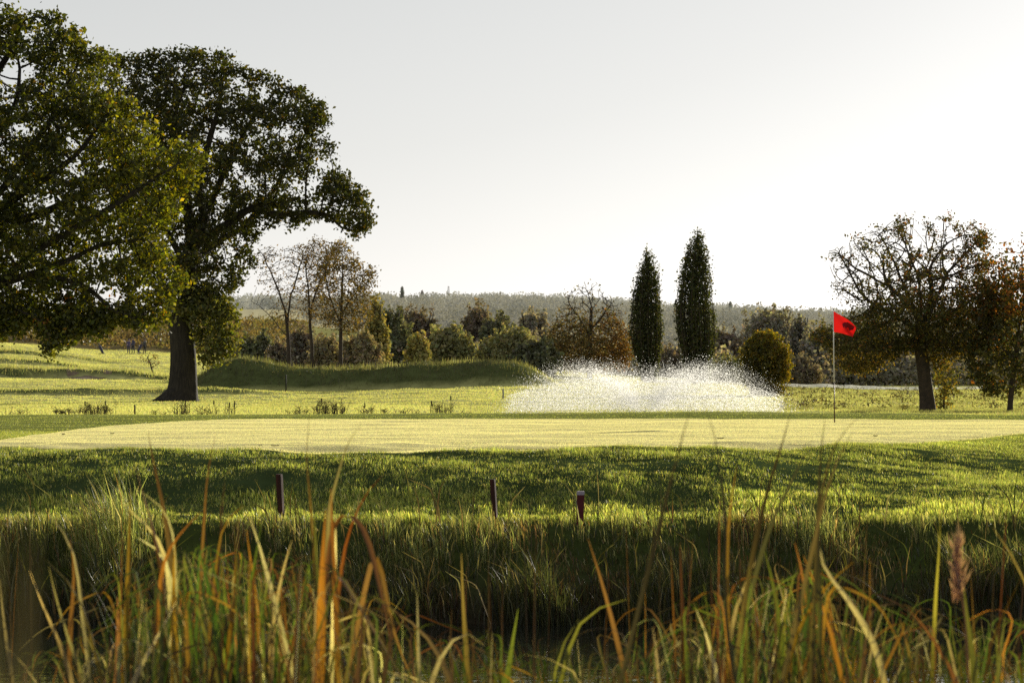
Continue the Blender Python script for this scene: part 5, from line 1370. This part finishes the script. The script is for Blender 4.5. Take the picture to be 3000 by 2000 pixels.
# filler plants along the near shore
TOPF = [(-200, 1560), (0, 1520), (120, 1490), (220, 1470), (290, 1330), (420, 1260), (600, 1280), (700, 1300), (800, 1350), (900, 1430), (1000, 1470), (1150, 1460), (1300, 1500), (1450, 1460), (1560, 1430), (1640, 1350), (1750, 1300), (1880, 1310), (2000, 1380), (2100, 1430), (2200, 1400), (2280, 1430), (2360, 1440), (2700, 1440)]
tf = np.array(TOPF)
def filler(g, cpx, spread, n, pal, dmin=8.2, dmax=12.5, low=0.0):
    for k in range(n):
        d = rng.uniform(dmin, dmax); px_ = cpx + rng.normal(0, spread); top = np.interp(px_, tf[:, 0], tf[:, 1])
        tip_y = top - 25 + abs(rng.normal(0, 95)) + low; lean = rng.normal(0, 45)
        tip = P((px_ + lean) * 1.27551, tip_y * 1.27551, d); b0 = np.array([(px_ * 1.27551 - 1500) / F * d - lean * .0004 * d, d + rng.normal(0, .1), WZ])
        t = np.linspace(0, 1, 7)[:, None]; q = b0 + (tip - b0) * t; q[:, 0] += (tip[0] - b0[0]) * (t[:, 0] ** 2 - t[:, 0])
        ty = rng.uniform()
        pts = q
        if ty < .34:    # snapped leaf: tip hangs back down
            s_ = rng.choice([-1, 1]); l_ = rng.uniform(.08, .28)
            pts = np.concatenate([q, q[-1:] + [[s_ * l_ * .6, 0, -l_ * .25]], q[-1:] + [[s_ * l_, rng.normal(0, .05), -l_ * rng.uniform(.4, 1.1)]]])
        elif ty < .42:   # arching
            s_ = rng.choice([-1, 1]); l_ = rng.uniform(.08, .22)
            pts = np.concatenate([q, q[-1:] + [[s_ * l_ * .5, 0, .02]], q[-1:] + [[s_ * l_, 0, -.03]]])
        p_ = pal if rng.uniform() < .6 else ALLR
        c0 = one(p_); c1 = c0 * rng.uniform(.8, 1.2) if rng.uniform() < .5 else one(ALLR)
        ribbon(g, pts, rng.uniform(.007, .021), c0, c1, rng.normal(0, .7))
FILL = [
    (40, 60, 20, STR + RST, 'pale dry reeds at the bottom left corner'), (205, 50, 20, STR + ORG, 'straw reeds left of the tall orange ones'),
    (330, 45, 34, ORG + GRN + STR, 'mixed orange and straw reeds below the broken straw leaves'), (460, 45, 40, GRN, 'thick green reeds in the left cluster'),
    (560, 45, 36, GRN + ORG, 'green and orange reeds right of the thick green ones'), (670, 45, 32, ORG + RST + GRN, 'rusty reeds just left of the bright orange stems'),
    (790, 45, 28, RST + ORG, 'rust coloured reeds just right of the bright orange stems'), (920, 60, 30, RST + DRK + STR, 'dark rusty low reeds left of bottom centre'),
    (1090, 60, 36, RST + STR + GRN, 'low straw reeds at bottom centre left'), (1270, 60, 36, GRN + RST + STR, 'low green and rust reeds at bottom centre right'),
    (1450, 60, 38, RST + STR + GRN, 'low rusty reeds under the short maroon post'), (1600, 45, 30, STR + GRN + ORG, 'pale reeds left of the forked orange leaf'),
    (1720, 45, 38, GRN + ORG, 'bright green and gold reeds under the tall dark stalks'), (1850, 45, 38, GRN + ORG + STR, 'dense gold reeds under the forked orange leaf'),
    (1980, 50, 30, GRN + RST, 'green reeds right of the forked orange leaf'), (2110, 45, 26, RST + GRN, 'rust and green reeds left of the feathery head'), (2240, 40, 26, GRN + STR, 'green reeds below the feathery head'), (2340, 40, 22, GRN + RST, 'thin reeds cut by the right edge'),
]
for cpx, sp, n, pal, lab in FILL:
    base = P(cpx * 1.27551, 1500, 10.0); root = empty('reed_plant', (base[0], 10.0, CZ - 2.7), lab, 'reed', 'reeds in front of the camera')
    g = Geo(); filler(g, cpx, sp, int(n * 2.6), pal)
    for k in range(5):      # thin upright stems
        px_ = cpx + rng.normal(0, sp * 1.2); d = rng.uniform(8, 12.5); ty = rng.uniform(1130, 1400); lean = rng.normal(0, 28)
        tip = P((px_ + lean) * 1.27551, ty * 1.27551, d); b0 = np.array([(px_ * 1.27551 - 1500) / F * d, d, WZ]); t = np.linspace(0, 1, 6)[:, None]
        q = b0 + (tip - b0) * t; q[:, 0] += (tip[0] - b0[0]) * (t[:, 0] ** 2.5 - t[:, 0])
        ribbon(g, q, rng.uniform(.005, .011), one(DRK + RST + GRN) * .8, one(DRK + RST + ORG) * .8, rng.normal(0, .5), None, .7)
    g.build('leaves', M['reed'], root, True)
# low tangle and off-frame continuation of the bed
g = Geo()
for k in range(300): filler(g, rng.uniform(-60, 2420), 30, 6, ALLR + DRK, 8.5, 14, 110)
for k in range(110): filler(g, rng.choice([-1, 1]) * rng.uniform(1250, 3000) + 1176, 60, 6, ALLR + RST, 8.5, 13)
o = g.build('reed_bed', M['reed'], None, True); tag(o, 'tangle of low dead reed leaves along the near shore', kind='stuff')
# one blade close to the lens
root = empty('reed_plant', (-.22, .97, CZ - 1.6), 'blurred brown reed leaf very close to the camera at the left edge', 'reed', 'reeds in front of the camera')
g = Geo()
for x_, zt, w_, d_ in ((-.168, -.055, .016, .95), (-.186, -.06, .018, .98), (-.176, -.075, .014, 1.0)):
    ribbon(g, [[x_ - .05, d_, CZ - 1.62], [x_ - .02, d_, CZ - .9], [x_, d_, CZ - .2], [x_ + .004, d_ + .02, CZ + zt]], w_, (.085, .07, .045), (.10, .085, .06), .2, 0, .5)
g.build('leaves', M['reed'], root, True)
# thin sedge stalks on the far bank edge
g = Geo()
for k in range(420):
    u = rng.uniform(-.21, .21); d = rng.uniform(28.7, 32.2); x0 = u * d; z = float(ground_z(x0, d)); h = rng.uniform(.3, .75); ln = rng.normal(0, .35); 
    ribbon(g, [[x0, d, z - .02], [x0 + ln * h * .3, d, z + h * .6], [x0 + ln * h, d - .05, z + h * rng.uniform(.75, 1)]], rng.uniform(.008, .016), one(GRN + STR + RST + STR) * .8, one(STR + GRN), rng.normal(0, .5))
o = g.build('sedges', M['reed'], None, True); tag(o, 'thin bent sedge stalks on the pond bank', kind='stuff')
